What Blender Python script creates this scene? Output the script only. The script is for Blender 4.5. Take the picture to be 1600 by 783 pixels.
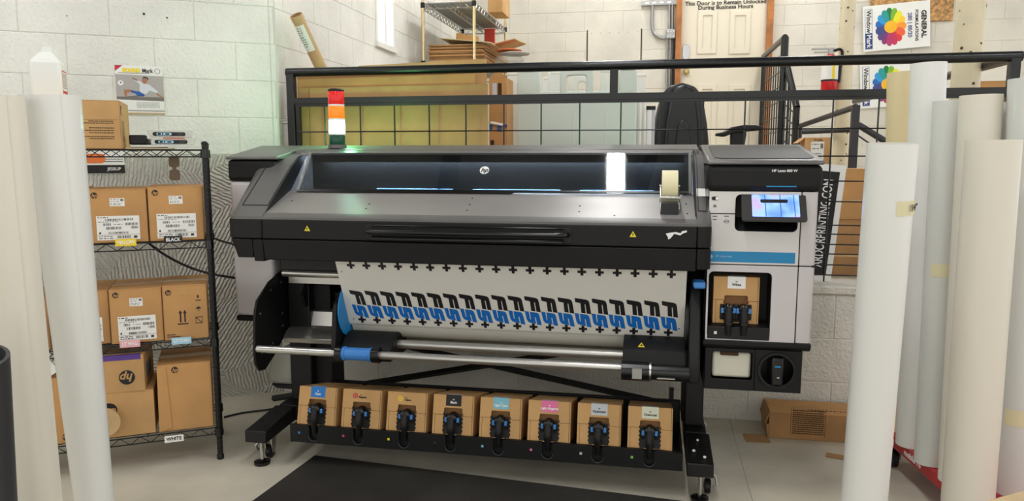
import bpy, bmesh, math, random
from mathutils import Vector, Matrix
for _o in list(bpy.data.objects): bpy.data.objects.remove(_o)
S = bpy.context.scene
C = S.collection
R = math.radians
PI = math.pi
random.seed(7)
# ------------------------------------------------------------------ camera, world, exposure
FPX, PITCH, YAW, EYE = 1165.0, R(7.25), R(10.75), 1.38
cam_d = bpy.data.cameras.new('camera'); cam = bpy.data.objects.new('camera', cam_d); C.objects.link(cam)
cam_d.sensor_width = 36.0; cam_d.lens = 36.0 * FPX / 1600.0; cam_d.clip_start = .05
cam.location = (0, 0, EYE); cam.rotation_euler = (PI/2 - PITCH, 0, YAW)
S.camera = cam
S.view_settings.view_transform = 'Standard'; S.view_settings.look = 'None'
S.view_settings.exposure = 1.28; S.view_settings.gamma = 1.0; S.view_settings.use_curve_mapping = False
W = bpy.data.worlds.new('world'); S.world = W; W.use_nodes = True
W.node_tree.nodes['Background'].inputs[0].default_value = (1, .985, .95, 1)
W.node_tree.nodes['Background'].inputs[1].default_value = .52
LIGHT = 21.0      # emission of the ceiling tubes
# camera axes, used to read sizes off known planes of the room
_h = Vector((-math.sin(YAW), math.cos(YAW), 0)); _r = Vector((math.cos(YAW), math.sin(YAW), 0)); _u = Vector((0, 0, 1))
_f = _h*math.cos(PITCH) - _u*math.sin(PITCH); _d = -(_u*math.cos(PITCH) + _h*math.sin(PITCH)); _c = Vector((0, 0, EYE))
def at(px, py, Y=None, X=None, Z=None, pl=None):
    d = _r*((px-800)/FPX) + _d*((py-391.5)/FPX) + _f
    if Y is not None: return _c + d*(Y/d.y)
    if X is not None: return _c + d*(X/d.x)
    if Z is not None: return _c + d*((Z-EYE)/d.z)
    return _c + d*((pl[0]-_c).dot(pl[1])/d.dot(pl[1]))
# ------------------------------------------------------------------ materials
def lin(c):
    return tuple(((x/255)/12.92 if x/255 <= .04045 else ((x/255+.055)/1.055)**2.4) for x in c) + (1,)
M = {}
def mat(name, col, rough=.5, metal=0, var=0, vscale=8, bump=0, bscale=60, emit=0, coat=0, spec=None, trans=0, alpha=1, dark=None, pos=False):
    m = bpy.data.materials.new(name); m.use_nodes = True; M[name] = m
    n, l = m.node_tree.nodes, m.node_tree.links; b = n['Principled BSDF']
    b.inputs['Base Color'].default_value = lin(col); b.inputs['Roughness'].default_value = rough
    b.inputs['Metallic'].default_value = metal
    if coat: b.inputs['Coat Weight'].default_value = coat
    if spec is not None: b.inputs['Specular IOR Level'].default_value = spec
    if trans: b.inputs['Transmission Weight'].default_value = trans
    if alpha < 1: b.inputs['Alpha'].default_value = alpha
    if emit:
        b.inputs['Emission Color'].default_value = lin(col); b.inputs['Emission Strength'].default_value = emit
    if var or bump:
        if pos:
            g = n.new('ShaderNodeNewGeometry'); src = g.outputs['Position']
        else:
            g = n.new('ShaderNodeTexCoord'); src = g.outputs['Object']
    if var:
        t = n.new('ShaderNodeTexNoise'); t.inputs['Scale'].default_value = vscale; t.inputs['Detail'].default_value = 5; l.new(src, t.inputs['Vector'])
        mx = n.new('ShaderNodeMix'); mx.data_type = 'RGBA'
        rp = n.new('ShaderNodeMapRange'); rp.inputs[1].default_value = .35; rp.inputs[2].default_value = .68
        l.new(t.outputs['Fac'], rp.inputs[0]); l.new(rp.outputs[0], mx.inputs['Factor'])
        dk = dark or tuple(x*(1-var) for x in col); lt = tuple(min(255, x*(1+var*.35)) for x in col)
        mx.inputs['A'].default_value = lin(lt); mx.inputs['B'].default_value = lin(dk)
        l.new(mx.outputs['Result'], b.inputs['Base Color'])
    if bump:
        t = n.new('ShaderNodeTexNoise'); t.inputs['Scale'].default_value = bscale; t.inputs['Detail'].default_value = 6; l.new(src, t.inputs['Vector'])
        bp = n.new('ShaderNodeBump'); bp.inputs['Strength'].default_value = bump; bp.inputs['Distance'].default_value = .01
        l.new(t.outputs['Fac'], bp.inputs['Height']); l.new(bp.outputs['Normal'], b.inputs['Normal'])
    return m
def wall_mat(name, col, pit=.35, pscale=55, comb=0, normal=(0, -1, 0)):
    m = mat(name, col, .62, var=.06, vscale=2.5, pos=True)
    n, l = m.node_tree.nodes, m.node_tree.links; b = n['Principled BSDF']
    g = n.new('ShaderNodeNewGeometry'); pos = g.outputs['Position']
    a = n.new('ShaderNodeTexNoise'); a.inputs['Scale'].default_value = pscale; a.inputs['Detail'].default_value = 7; l.new(pos, a.inputs['Vector'])
    v = n.new('ShaderNodeTexVoronoi'); v.inputs['Scale'].default_value = 60; l.new(pos, v.inputs['Vector'])
    r = n.new('ShaderNodeMapRange'); r.inputs[1].default_value = .05; r.inputs[2].default_value = .22; l.new(v.outputs['Distance'], r.inputs[0])
    ad = n.new('ShaderNodeMath'); ad.operation = 'MULTIPLY_ADD'; ad.inputs[1].default_value = .35
    l.new(r.outputs[0], ad.inputs[0]); l.new(a.outputs['Fac'], ad.inputs[2])
    bp = n.new('ShaderNodeBump'); bp.inputs['Strength'].default_value = pit; bp.inputs['Distance'].default_value = .008
    l.new(ad.outputs[0], bp.inputs['Height']); out = bp.outputs['Normal']
    if comb:
        v2 = n.new('ShaderNodeTexVoronoi'); v2.inputs['Scale'].default_value = 2.6; l.new(pos, v2.inputs['Vector'])
        sp = n.new('ShaderNodeSeparateColor'); l.new(v2.outputs['Color'], sp.inputs[0])
        ml = n.new('ShaderNodeMath'); ml.operation = 'MULTIPLY'; ml.inputs[1].default_value = 2.2; l.new(sp.outputs[0], ml.inputs[0])
        vr = n.new('ShaderNodeVectorRotate'); vr.inputs['Axis'].default_value = normal; l.new(pos, vr.inputs['Vector']); l.new(ml.outputs[0], vr.inputs['Angle'])
        w = n.new('ShaderNodeTexWave'); w.bands_direction = 'Z'; w.inputs['Scale'].default_value = 17; w.inputs['Distortion'].default_value = 3.5
        w.inputs['Detail'].default_value = 3; w.inputs['Detail Scale'].default_value = 1.6; l.new(vr.outputs[0], w.inputs['Vector'])
        b2 = n.new('ShaderNodeBump'); b2.inputs['Strength'].default_value = comb; b2.inputs['Distance'].default_value = .015
        l.new(w.outputs['Fac'], b2.inputs['Height']); l.new(out, b2.inputs['Normal']); out = b2.outputs['Normal']
    l.new(out, b.inputs['Normal'])
    return m
mat('white_paint', (232, 231, 224), .55); mat('joint', (207, 206, 198), .8)
wall_mat('block_white', (232, 231, 223), .75); wall_mat('block_cream', (217, 212, 198), .25)
wall_mat('block_combed', (216, 213, 201), .6, 40, .85, (.53, -.848, 0))
wall_mat('half_wall_paint', (216, 213, 203), 1.0, 70)
mat('joint_cream', (200, 194, 180), .8)
mat('concrete', (206, 199, 181), .5, var=.16, vscale=1.6, bump=.08, bscale=30, pos=True)
mat('saw_cut', (168, 162, 148), .9)
mat('rubber_mat', (48, 45, 41), .62, var=.3, vscale=3, bump=.25, bscale=220)
mat('ceiling', (120, 120, 118), .8); mat('beam', (60, 61, 64), .6)
mat('black', (13, 13, 14), .45, spec=.4); mat('black_gloss', (13, 13, 14), .25); mat('black_rail', (14, 17, 17), .3, bump=.15, bscale=40)
mat('black_soft', (13, 13, 14), .55, spec=.35, bump=.08, bscale=400); mat('dark', (8, 8, 9), .6); mat('dark_grey', (48, 48, 50), .45)
mat('hood_grey', (104, 102, 100), .38, metal=.15, var=.06, vscale=5); mat('hood_plate', (150, 146, 142), .36, metal=.35, var=.05, vscale=3)
mat('body_white', (206, 201, 202), .42); mat('panel_white', (218, 215, 212), .4)
mat('stripe_blue', (24, 133, 186), .4); mat('tab_blue', (70, 140, 215), .35); mat('blue', (60, 130, 205), .4); mat('flange_blue', (32, 135, 200), .4)
mat('aluminium', (196, 194, 188), .3, metal=.85); mat('steel', (200, 200, 198), .22, metal=1); mat('zinc', (170, 170, 168), .4, metal=.9)
mat('vinyl', (222, 220, 212), .35); mat('vinyl_back', (190, 188, 178), .4)
mat('ink_black', (24, 24, 27), .4); mat('ink_blue', (8, 104, 190), .4); mat('ink_cyan', (25, 130, 205), .45)
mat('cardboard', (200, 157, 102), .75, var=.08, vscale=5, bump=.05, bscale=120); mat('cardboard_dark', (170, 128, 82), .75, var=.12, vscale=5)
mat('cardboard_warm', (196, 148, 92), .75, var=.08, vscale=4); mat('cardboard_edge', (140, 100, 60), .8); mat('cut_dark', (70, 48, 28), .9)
mat('kraft', (200, 168, 122), .7, var=.06, vscale=12); mat('manila', (206, 190, 150), .7)
mat('paper', (238, 237, 232), .6); mat('print_black', (30, 29, 30), .7); mat('print_grey', (120, 118, 116), .7)
mat('tape_clear', (205, 170, 118), .18); mat('tape_tan', (196, 150, 92), .2); mat('tape_cream', (224, 216, 176), .45)
mat('purple', (92, 62, 150), .3); mat('yellow', (244, 214, 30), .5); mat('pink', (240, 175, 186), .5); mat('light_blue', (165, 208, 228), .5); mat('white', (240, 240, 238), .5)
mat('label_cyan', (20, 120, 200), .5); mat('label_lcyan', (122, 188, 205), .5); mat('label_pink', (226, 110, 160), .5); mat('label_grey', (196, 200, 204), .5); mat('label_green', (214, 218, 196), .5)
mat('magenta', (205, 60, 130), .5); mat('green', (130, 190, 90), .5); mat('red_print', (196, 40, 60), .5)
mat('red_lens', (190, 22, 22), .25, emit=.25); mat('amber_lens', (240, 120, 20), .25, emit=.3); mat('lit_lens', (170, 255, 230), .3, emit=5.0); mat('green_lens', (0, 70, 50), .25, emit=.05); mat('lens_white', (235, 240, 236), .3)
mat('roll_white', (230, 230, 225), .3, coat=.3); mat('roll_cream', (224, 218, 203), .35, coat=.2); mat('roll_yellow', (222, 205, 160), .4); mat('roll_grey', (212, 214, 208), .35, coat=.2); mat('roll_dark', (52, 52, 54), .5); mat('core', (200, 160, 105), .7)
mat('red_steel', (172, 26, 36), .35); mat('wood', (206, 178, 132), .55, var=.12, vscale=9)
mat('door_cream', (226, 217, 196), .45); mat('door_wood', (176, 112, 56), .55, var=.15, vscale=14); mat('chipboard', (186, 142, 88), .7, var=.35, vscale=30)
mat('pole_cream', (224, 212, 180), .45, var=.05, vscale=6); mat('rust', (80, 60, 40), .8); mat('brass', (190, 170, 120), .3, metal=1)
mat('gold_chrome', (214, 196, 150), .25, metal=.85)
mat('fire_red', (200, 24, 30), .25); mat('plastic_white', (214, 224, 213), .45); mat('plastic_cool', (234, 234, 226), .5)
mat('leather', (34, 35, 37), .38, bump=.1, bscale=120); mat('jug_white', (236, 238, 232), .4); mat('bottle_wax', (212, 210, 192), .45)
mat('red_label', (200, 34, 48), .5); mat('brown_tag', (120, 104, 84), .6); mat('orange', (230, 120, 60), .6); mat('red_card', (196, 66, 48), .6)
mat('skin', (176, 116, 80), .6); mat('shirt', (214, 218, 224), .6); mat('shorts', (40, 90, 170), .6); mat('photo_grey', (176, 170, 166), .6); mat('photo_dark', (120, 112, 108), .6)
mat('window_light', (255, 255, 255), .5, emit=3.2); mat('tube_light', (255, 255, 255), .5, emit=LIGHT); mat('bezel', (50, 48, 46), .35)
mat('led', (215, 234, 255), .5, emit=48)
mat('warn_yellow', (232, 214, 40), .45); mat('bag', (206, 204, 198), .12, alpha=.35); mat('grille', (84, 88, 94), .5); mat('inner_steel', (176, 188, 198), .4); mat('platen_blue', (150, 195, 225), .35)
mat('tray_plastic', (176, 176, 164), .25, alpha=.75)
def glass_mat(name, tint, refl=.10):
    m = bpy.data.materials.new(name); m.use_nodes = True; M[name] = m
    n, l = m.node_tree.nodes, m.node_tree.links; n.remove(n['Principled BSDF']); o = n['Material Output']
    t = n.new('ShaderNodeBsdfTransparent'); t.inputs[0].default_value = tint
    g = n.new('ShaderNodeBsdfGlossy'); g.inputs['Roughness'].default_value = .03
    fr = n.new('ShaderNodeLayerWeight'); fr.inputs[0].default_value = .3
    ad = n.new('ShaderNodeMath'); ad.operation = 'MULTIPLY_ADD'; ad.inputs[1].default_value = .5; ad.inputs[2].default_value = refl
    l.new(fr.outputs['Fresnel'], ad.inputs[0])
    mx = n.new('ShaderNodeMixShader'); l.new(ad.outputs[0], mx.inputs[0]); l.new(t.outputs[0], mx.inputs[1]); l.new(g.outputs[0], mx.inputs[2]); l.new(mx.outputs[0], o.inputs[0])
glass_mat('hood_glass', (.55, .58, .6, 1), .12); glass_mat('window_glass', (.95, .97, .97, 1), .04)
# touch screen: blurred blue menu with a warm patch
def screen_mat():
    m = bpy.data.materials.new('screen'); m.use_nodes = True; M['screen'] = m
    n, l = m.node_tree.nodes, m.node_tree.links; b = n['Principled BSDF']; b.inputs['Roughness'].default_value = .1
    tc = n.new('ShaderNodeTexCoord'); no = n.new('ShaderNodeTexNoise'); no.inputs['Scale'].default_value = 9; no.inputs['Detail'].default_value = 2; l.new(tc.outputs['Object'], no.inputs['Vector'])
    cr = n.new('ShaderNodeValToRGB'); e = cr.color_ramp.elements
    e[0].position = .36; e[0].color = lin((44, 92, 222)); e[1].position = .66; e[1].color = lin((232, 205, 60))
    k = e.new(.5); k.color = lin((120, 150, 240)); k = e.new(.58); k.color = lin((150, 120, 205))
    l.new(no.outputs['Fac'], cr.inputs[0]); l.new(cr.outputs[0], b.inputs['Base Color']); l.new(cr.outputs[0], b.inputs['Emission Color']); b.inputs['Emission Strength'].default_value = .75
screen_mat()
# ------------------------------------------------------------------ mesh builder
class MB:
    def __init__(s): s.v = []; s.f = []
    def add(s, vs, fs):
        k = len(s.v); s.v += [Vector(v) for v in vs]; s.f += [tuple(i+k for i in f) for f in fs]; return s
    def box(s, x0, x1, y0, y1, z0, z1):
        return s.add([(x0,y0,z0),(x1,y0,z0),(x1,y1,z0),(x0,y1,z0),(x0,y0,z1),(x1,y0,z1),(x1,y1,z1),(x0,y1,z1)],
                     [(0,3,2,1),(4,5,6,7),(0,1,5,4),(1,2,6,5),(2,3,7,6),(3,0,4,7)])
    def cyl(s, a, b, r0, r1=None, n=16, cap=True):
        a, b = Vector(a), Vector(b); r1 = r0 if r1 is None else r1
        d = (b-a).normalized(); t = Vector((0,0,1)) if abs(d.z) < .9 else Vector((1,0,0))
        u = d.cross(t).normalized(); w = d.cross(u)
        vs = [a + (u*math.cos(2*PI*i/n) + w*math.sin(2*PI*i/n))*r0 for i in range(n)] + [b + (u*math.cos(2*PI*i/n) + w*math.sin(2*PI*i/n))*r1 for i in range(n)]
        fs = [(i, (i+1) % n, n+(i+1) % n, n+i) for i in range(n)]
        if cap: fs += [tuple(range(n-1, -1, -1)), tuple(range(n, 2*n))]
        return s.add(vs, fs)
    def pipe(s, a, b, r, ri, n=24):            # hollow cylinder
        a, b = Vector(a), Vector(b); d = (b-a).normalized(); t = Vector((0,0,1)) if abs(d.z) < .9 else Vector((1,0,0))
        u = d.cross(t).normalized(); w = d.cross(u); vs = []
        for p, q in ((a, r), (b, r), (b, ri), (a, ri)):
            vs += [p + (u*math.cos(2*PI*i/n) + w*math.sin(2*PI*i/n))*q for i in range(n)]
        fs = [(k*n+i, k*n+(i+1) % n, ((k+1) % 4)*n+(i+1) % n, ((k+1) % 4)*n+i) for k in range(4) for i in range(n)]
        return s.add(vs, fs)
    def tube(s, pts, r, n=8, closed=False):
        P = [Vector(p) for p in pts]; m = len(P); vs = []; u = None
        for i, p in enumerate(P):
            d = (P[min(i+1, m-1)] - P[max(i-1, 0)]).normalized()
            if u is None:
                t = Vector((0,0,1)) if abs(d.z) < .9 else Vector((1,0,0)); u = d.cross(t).normalized()
            else: u = (u - d*u.dot(d)).normalized()
            w = d.cross(u); rr = r[i] if isinstance(r, (list, tuple)) else r
            vs += [p + (u*math.cos(2*PI*k/n) + w*math.sin(2*PI*k/n))*rr for k in range(n)]
        fs = [(i*n+k, i*n+(k+1) % n, (i+1)*n+(k+1) % n, (i+1)*n+k) for i in range(m-1) for k in range(n)]
        fs += [tuple(range(n-1, -1, -1)), tuple(range((m-1)*n, m*n))]
        return s.add(vs, fs)
    def prism(s, poly, ax, a, b):
        n = len(poly); g = {'x': lambda t, p: (t, p[0], p[1]), 'y': lambda t, p: (p[0], t, p[1]), 'z': lambda t, p: (p[0], p[1], t)}[ax]
        return s.add([g(a, p) for p in poly] + [g(b, p) for p in poly], [tuple(range(n)), tuple(range(2*n-1, n-1, -1))] + [(i, i+n, (i+1) % n+n, (i+1) % n) for i in range(n)])
    def slab(s, o, u, v, n, poly, t):          # polygon in the plane o + x u + y v, thickness t along n
        k = len(poly); o, u, v, n = Vector(o), Vector(u), Vector(v), Vector(n)
        A = [o + u*p[0] + v*p[1] for p in poly]
        return s.add(A + [p + n*t for p in A], [tuple(range(k-1, -1, -1)), tuple(range(k, 2*k))] + [(i, (i+1) % k, (i+1) % k+k, i+k) for i in range(k)])
    def lathe(s, prof, n=24, c=(0,0,0), ax='z'):
        vs = []; c = Vector(c)
        for r, h in prof:
            for i in range(n):
                a = 2*PI*i/n; p = (r*math.cos(a), r*math.sin(a), h)
                if ax == 'x': p = (h, r*math.cos(a), r*math.sin(a))
                if ax == 'y': p = (r*math.cos(a), h, r*math.sin(a))
                vs.append(c + Vector(p))
        m = len(prof); fs = [(k*n+i, k*n+(i+1) % n, (k+1)*n+(i+1) % n, (k+1)*n+i) for k in range(m-1) for i in range(n)]
        fs += [tuple(range(n-1, -1, -1)), tuple(range((m-1)*n, m*n))]
        return s.add(vs, fs)
    def frame(s, X0, X1, Z0, Z1, x0, x1, z0, z1, r, y0, y1, n=5):   # plate in XZ with a rounded hole
        inn = []; cor = [(x0+r, z0+r, PI), (x1-r, z0+r, 1.5*PI), (x1-r, z1-r, 0), (x0+r, z1-r, .5*PI)]; out = [(X0,Z0),(X1,Z0),(X1,Z1),(X0,Z1)]
        for cx, cz, a in cor: inn += [(cx + r*math.cos(a + .5*PI*i/n), cz + r*math.sin(a + .5*PI*i/n)) for i in range(n+1)]
        N = len(inn); vs = [(p[0], y0, p[1]) for p in inn] + [(p[0], y1, p[1]) for p in inn] + [(p[0], y0, p[1]) for p in out] + [(p[0], y1, p[1]) for p in out]
        fs = [(i, (i+1) % N, N+(i+1) % N, N+i) for i in range(N)]
        for off, oo in ((0, 2*N), (N, 2*N+4)):
            for k in range(4):
                for i in range(n): fs.append((off+k*(n+1)+i, off+k*(n+1)+i+1, oo+k))
                fs.append((off+k*(n+1)+n, off+((k+1)*(n+1)) % N, oo+(k+1) % 4, oo+k))
        fs += [(2*N+k, 2*N+(k+1) % 4, 2*N+4+(k+1) % 4, 2*N+4+k) for k in range(4)]
        return s.add(vs, fs)
    def xf(s, m):
        s.v = [m @ v for v in s.v]; return s
def rrect(w, h, r, n=4, cx=0, cy=0):
    P = []
    for sx, sy, a in ((1,1,0), (-1,1,.5*PI), (-1,-1,PI), (1,-1,1.5*PI)):
        P += [(cx + sx*(w/2-r) + r*math.cos(a + .5*PI*i/n), cy + sy*(h/2-r) + r*math.sin(a + .5*PI*i/n)) for i in range(n+1)]
    return P
STUFF = {'post_groove', 'carton_print', 'label_print', 'side_print', 'wire_deck', 'rivet', 'rust_spot', 'perforation', 'poster_text', 'notice_text', 'icon_print', 'vent_grille', 'plate_screw', 'leg_bolt', 'box_screw', 'strut_slot', 'screw', 'screw_hole', 'shelf_frame', 'leaf_rib', 'stripe_mark', 'display_lines', 'cut_out', 'blue_print', 'red_line', 'label_border'}
def root_of(o):
    while o.parent: o = o.parent
    return o
def finish(me, m, smooth=40):
    bm = bmesh.new(); bm.from_mesh(me); bmesh.ops.recalc_face_normals(bm, faces=bm.faces); bm.to_mesh(me); bm.free()
    if m: me.materials.append(M[m])
    if smooth:
        me.polygons.foreach_set('use_smooth', [True]*len(me.polygons)); me.set_sharp_from_angle(angle=R(smooth))
def obj(name, mb, m, parent=None, bev=0, seg=2, world=True, smooth=40, label=None):
    """one mesh object; vertices are given in world space (or in the parent's space when world=False)"""
    if parent is not None and world:
        inv = root_of(parent).matrix_basis.inverted(); mb.xf(inv)
    me = bpy.data.meshes.new(name); me.from_pydata([tuple(v) for v in mb.v], [], mb.f); finish(me, m, smooth)
    o = bpy.data.objects.new(name, me); C.objects.link(o); o.parent = parent
    if bev:
        b = o.modifiers.new('bevel', 'BEVEL'); b.width = bev; b.segments = seg; b.limit_method = 'ANGLE'; b.angle_limit = R(35)
    if label: o['label'] = label
    if name in STUFF: o['kind'] = 'stuff'
    return o
def thing(name, label, cat, loc=(0,0,0), rz=0, group=None, rot=None):
    o = bpy.data.objects.new(name, None); C.objects.link(o); o.empty_display_size = .1
    o.location = loc; o.rotation_euler = rot or (0, 0, rz); o['label'] = label; o['category'] = cat
    o.matrix_basis = Matrix.LocRotScale(Vector(loc), o.rotation_euler, None)
    if group: o['group'] = group
    return o
def tag(o, label, cat, group=None):
    o['label'] = label; o['category'] = cat
    if group: o['group'] = group
    return o
def struct(o):
    o['kind'] = 'structure'; return o
def single(name, label, cat, mb, m, bev=0, seg=2, group=None, smooth=40):
    """a thing that is one mesh: origin moved to its base"""
    xs = [v.x for v in mb.v]; ys = [v.y for v in mb.v]; zs = [v.z for v in mb.v]
    c = Vector(((min(xs)+max(xs))/2, (min(ys)+max(ys))/2, min(zs)))
    mb.v = [v-c for v in mb.v]; o = obj(name, mb, m, None, bev, seg, smooth=smooth); o.location = c
    o.matrix_basis = Matrix.Translation(c)
    return tag(o, label, cat, group)
def text(name, s, size, m, parent, o, u, v, bold=0.0, depth=.0006, align='CENTER', shear=0, sx=1, world=True, space=1):
    cu = bpy.data.curves.new('t', 'FONT'); cu.body = s; cu.size = size; cu.align_x = align; cu.align_y = 'CENTER'; cu.offset = bold; cu.shear = shear; cu.extrude = depth; cu.resolution_u = 3; cu.space_character = space
    to = bpy.data.objects.new('t', cu); me = bpy.data.meshes.new_from_object(to)
    bpy.data.objects.remove(to); bpy.data.curves.remove(cu)
    u, v, o = Vector(u).normalized(), Vector(v).normalized(), Vector(o); n = u.cross(v)
    T = Matrix(((u.x, v.x, n.x, o.x), (u.y, v.y, n.y, o.y), (u.z, v.z, n.z, o.z), (0, 0, 0, 1))) @ Matrix.Diagonal((sx, 1, 1, 1))
    if parent is not None and world: T = root_of(parent).matrix_basis.inverted() @ T
    me.transform(T); me.materials.clear(); me.materials.append(M[m]); me.name = name
    t = bpy.data.objects.new(name, me); C.objects.link(t); t.parent = parent
    return t
def logo(parent, o, u, v, r, disc='print_black', ink='cardboard', flip=False, world=True):
    """round badge with slanted lower-case letters"""
    u, v, o = Vector(u), Vector(v), Vector(o); n = u.cross(v)
    d = obj('logo', MB().slab(o, u, v, n, [(r*math.cos(2*PI*i/28), r*math.sin(2*PI*i/28)) for i in range(28)], .0006), disc, parent, world=world)
    su = -1 if flip else 1
    text('logo_letters', 'hp', r*1.55, ink, d, o + n*.0012 - v*su*r*.02, u*su, v*su, r*.04, .0003, shear=.28, world=world)
    return d
def barcode(mb, o, u, v, n, x0, x1, y0, y1):
    x = x0
    while x < x1:
        w = random.choice((.0012, .0012, .002, .003)); mb.slab(o, u, v, n, [(x,y0),(min(x+w, x1),y0),(min(x+w, x1),y1),(x,y1)], .0002); x += w + random.choice((.0012, .0018, .0028))
def lines(mb, o, u, v, n, x0, x1, y, h, gap=.004):
    x = x0
    while x < x1-.002:
        w = random.uniform(.004, .014); mb.slab(o, u, v, n, [(x,y),(min(x+w,x1),y),(min(x+w,x1),y+h),(x,y+h)], .0002); x += w + gap
def ship_label(parent, o, u, v, w, h, name='label', world=True):
    u, v, o = Vector(u), Vector(v), Vector(o); n = u.cross(v)
    l = obj(name, MB().slab(o, u, v, n, [(0,0),(w,0),(w,h),(0,h)], .0006), 'paper', parent, world=world, label='white shipping label with barcodes')
    q = MB(); p = o + n*.0007
    lines(q, p, u, v, n, w*.03, w*.28, h*.92, h*.035)
    barcode(q, p, u, v, n, w*.2, w*.85, h*.80, h*.89); lines(q, p, u, v, n, w*.04, w*.5, h*.75, h*.02)
    barcode(q, p, u, v, n, w*.15, w*.33, h*.60, h*.70); barcode(q, p, u, v, n, w*.66, w*.96, h*.60, h*.71); lines(q, p, u, v, n, w*.4, w*.6, h*.64, h*.02)
    barcode(q, p, u, v, n, w*.22, w*.58, h*.44, h*.55); barcode(q, p, u, v, n, w*.8, w*.96, h*.46, h*.56)
    barcode(q, p, u, v, n, w*.27, w*.74, h*.25, h*.34); lines(q, p, u, v, n, w*.05, w*.09, h*.26, h*.08)
    q.slab(p, u, v, n, [(0,h*.21),(w,h*.21),(w,h*.22),(0,h*.22)], .0002); barcode(q, p, u, v, n, w*.46, w*.78, h*.07, h*.18); lines(q, p, u, v, n, w*.04, w*.38, h*.14, h*.03); lines(q, p, u, v, n, w*.04, w*.38, h*.06, h*.03)
    q.slab(p, u, v, n, [(w*.85,h*.07),(w*.93,h*.07),(w*.93,h*.16),(w*.85,h*.16)], .0002)
    obj('label_print', q, 'print_black', l, world=world, smooth=0); return l
def small_label(parent, o, u, v, w, h, world=True):
    u, v, o = Vector(u), Vector(v), Vector(o); n = u.cross(v)
    l = obj('label', MB().slab(o, u, v, n, [(0,0),(w,0),(w,h),(0,h)], .0006), 'paper', parent, world=world)
    q = MB(); p = o + n*.0007
    for y in (.82, .58, .3, .14): lines(q, p, u, v, n, w*.06, w*(.62 if y > .5 else .8), h*y, h*.07)
    q.slab(p, u, v, n, [(w*.72,h*.62),(w*.93,h*.62),(w*.93,h*.9),(w*.72,h*.9)], .0002)
    obj('label_print', q, 'print_grey', l, world=world, smooth=0); return l
# ------------------------------------------------------------------ the room
E_ = Vector((math.cos(R(32)), math.sin(R(32)), 0)); N_ = Vector((E_.y, -E_.x, 0))       # along / out of the slanted left wall
K = Vector((-2.10, 3.96, 0)); HW = 3.94; DECK = .725; BACK = 8.2; SIDE = -2.12
floor = struct(obj('floor', MB().box(-8, 6, -4, HW+.1, -.12, 0), 'concrete'))
for p in ((( .42, -1), (.42, HW)), ((-1.47, 1.6), (-1.54, HW))):
    a, b = Vector(p[0]+(0,)), Vector(p[1]+(0,)); d = (b-a).normalized(); s_ = Vector((d.y, -d.x, 0))*.002
    obj('floor_joint', MB().add([a-s_, a+s_, b+s_, b-s_, a-s_+_u*.0008, a+s_+_u*.0008, b+s_+_u*.0008, b-s_+_u*.0008], [(0,1,2,3),(4,5,6,7),(0,1,5,4),(1,2,6,5),(2,3,7,6),(3,0,4,7)]), 'saw_cut', floor)
deck = struct(obj('floor_raised', MB().box(SIDE, 6, HW+.02, BACK, .0, DECK), 'concrete'))
ceil_ = struct(obj('ceiling', MB().box(-8, 6, -4, BACK+.2, 4.7, 4.85), 'ceiling'))
for i in range(7):
    x = -7.0 + i*1.75; obj('joist', MB().add([(x+dx, y, z) for y, dx0 in ((-3.9, 0), (8.2, 3.2)) for dx, z in ((dx0-.05, 4.4), (dx0+.05, 4.4), (dx0+.05, 4.7), (dx0-.05, 4.7))], [(0,1,2,3),(4,5,6,7),(0,1,5,4),(1,2,6,5),(2,3,7,6),(3,0,4,7)]), 'beam', ceil_)
_bc = {}
def block_mesh(L, Hh, m):
    k = (round(L, 3), round(Hh, 3), m)
    if k not in _bc:
        g, c, t = .0012, .0035, .0035; a, b = g, L-g; q = MB()
        q.add([(a,0,g),(b,0,g),(b,0,Hh-g),(a,0,Hh-g),(a+c,-t,g+c),(b-c,-t,g+c),(b-c,-t,Hh-g-c),(a+c,-t,Hh-g-c)], [(4,5,6,7),(0,1,5,4),(1,2,6,5),(2,3,7,6),(3,0,4,7),(3,2,1,0)])
        me = bpy.data.meshes.new('block'); me.from_pydata([tuple(v) for v in q.v], [], q.f); finish(me, m, 0); _bc[k] = me
    return _bc[k]
def block_wall(parent, o, ang, s0, s1, z0, n, off, matf, holes=(), Hh=.2032, L=.4064, first=0):
    o = Vector(o)
    for i in range(n):
        za = z0 + i*Hh; s = off + ((i+first) % 2)*L/2
        while s > s0: s -= L
        while s < s1:
            segs = [(max(s, s0), min(s+L, s1))]
            for (h0, h1, hz0, hz1) in holes:
                if za+Hh*.5 > hz0 and za+Hh*.5 < hz1:
                    ns = []
                    for a, b in segs:
                        if b <= h0 or a >= h1: ns.append((a, b)); continue
                        if a < h0: ns.append((a, h0))
                        if b > h1: ns.append((h1, b))
                    segs = ns
            for a, b in segs:
                if b-a < .03: continue
                ob = bpy.data.objects.new('block', block_mesh(b-a, Hh, matf(za))); C.objects.link(ob); ob.parent = parent
                ob.location = o + Vector((math.cos(ang)*a, math.sin(ang)*a, za)); ob.rotation_euler = (0, 0, ang)
            s += L
# slanted left wall
q = MB(); a, b = K - E_*6.2, K + E_*.005
q.add([a+Vector((0,0,0)), b, b-N_*.2, a-N_*.2] + [p+_u*4.7 for p in (a, b, b-N_*.2, a-N_*.2)], [(0,1,2,3),(4,5,6,7),(0,1,5,4),(1,2,6,5),(2,3,7,6),(3,0,4,7)])
wl = struct(obj('wall_left', q, 'joint'))
zz = 1.995 - 10*.2032
block_wall(wl, K, R(32), -3.3, .0, zz, 14, -.617, lambda z: 'block_combed' if z < 1.3 else 'block_white', first=1)
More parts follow.
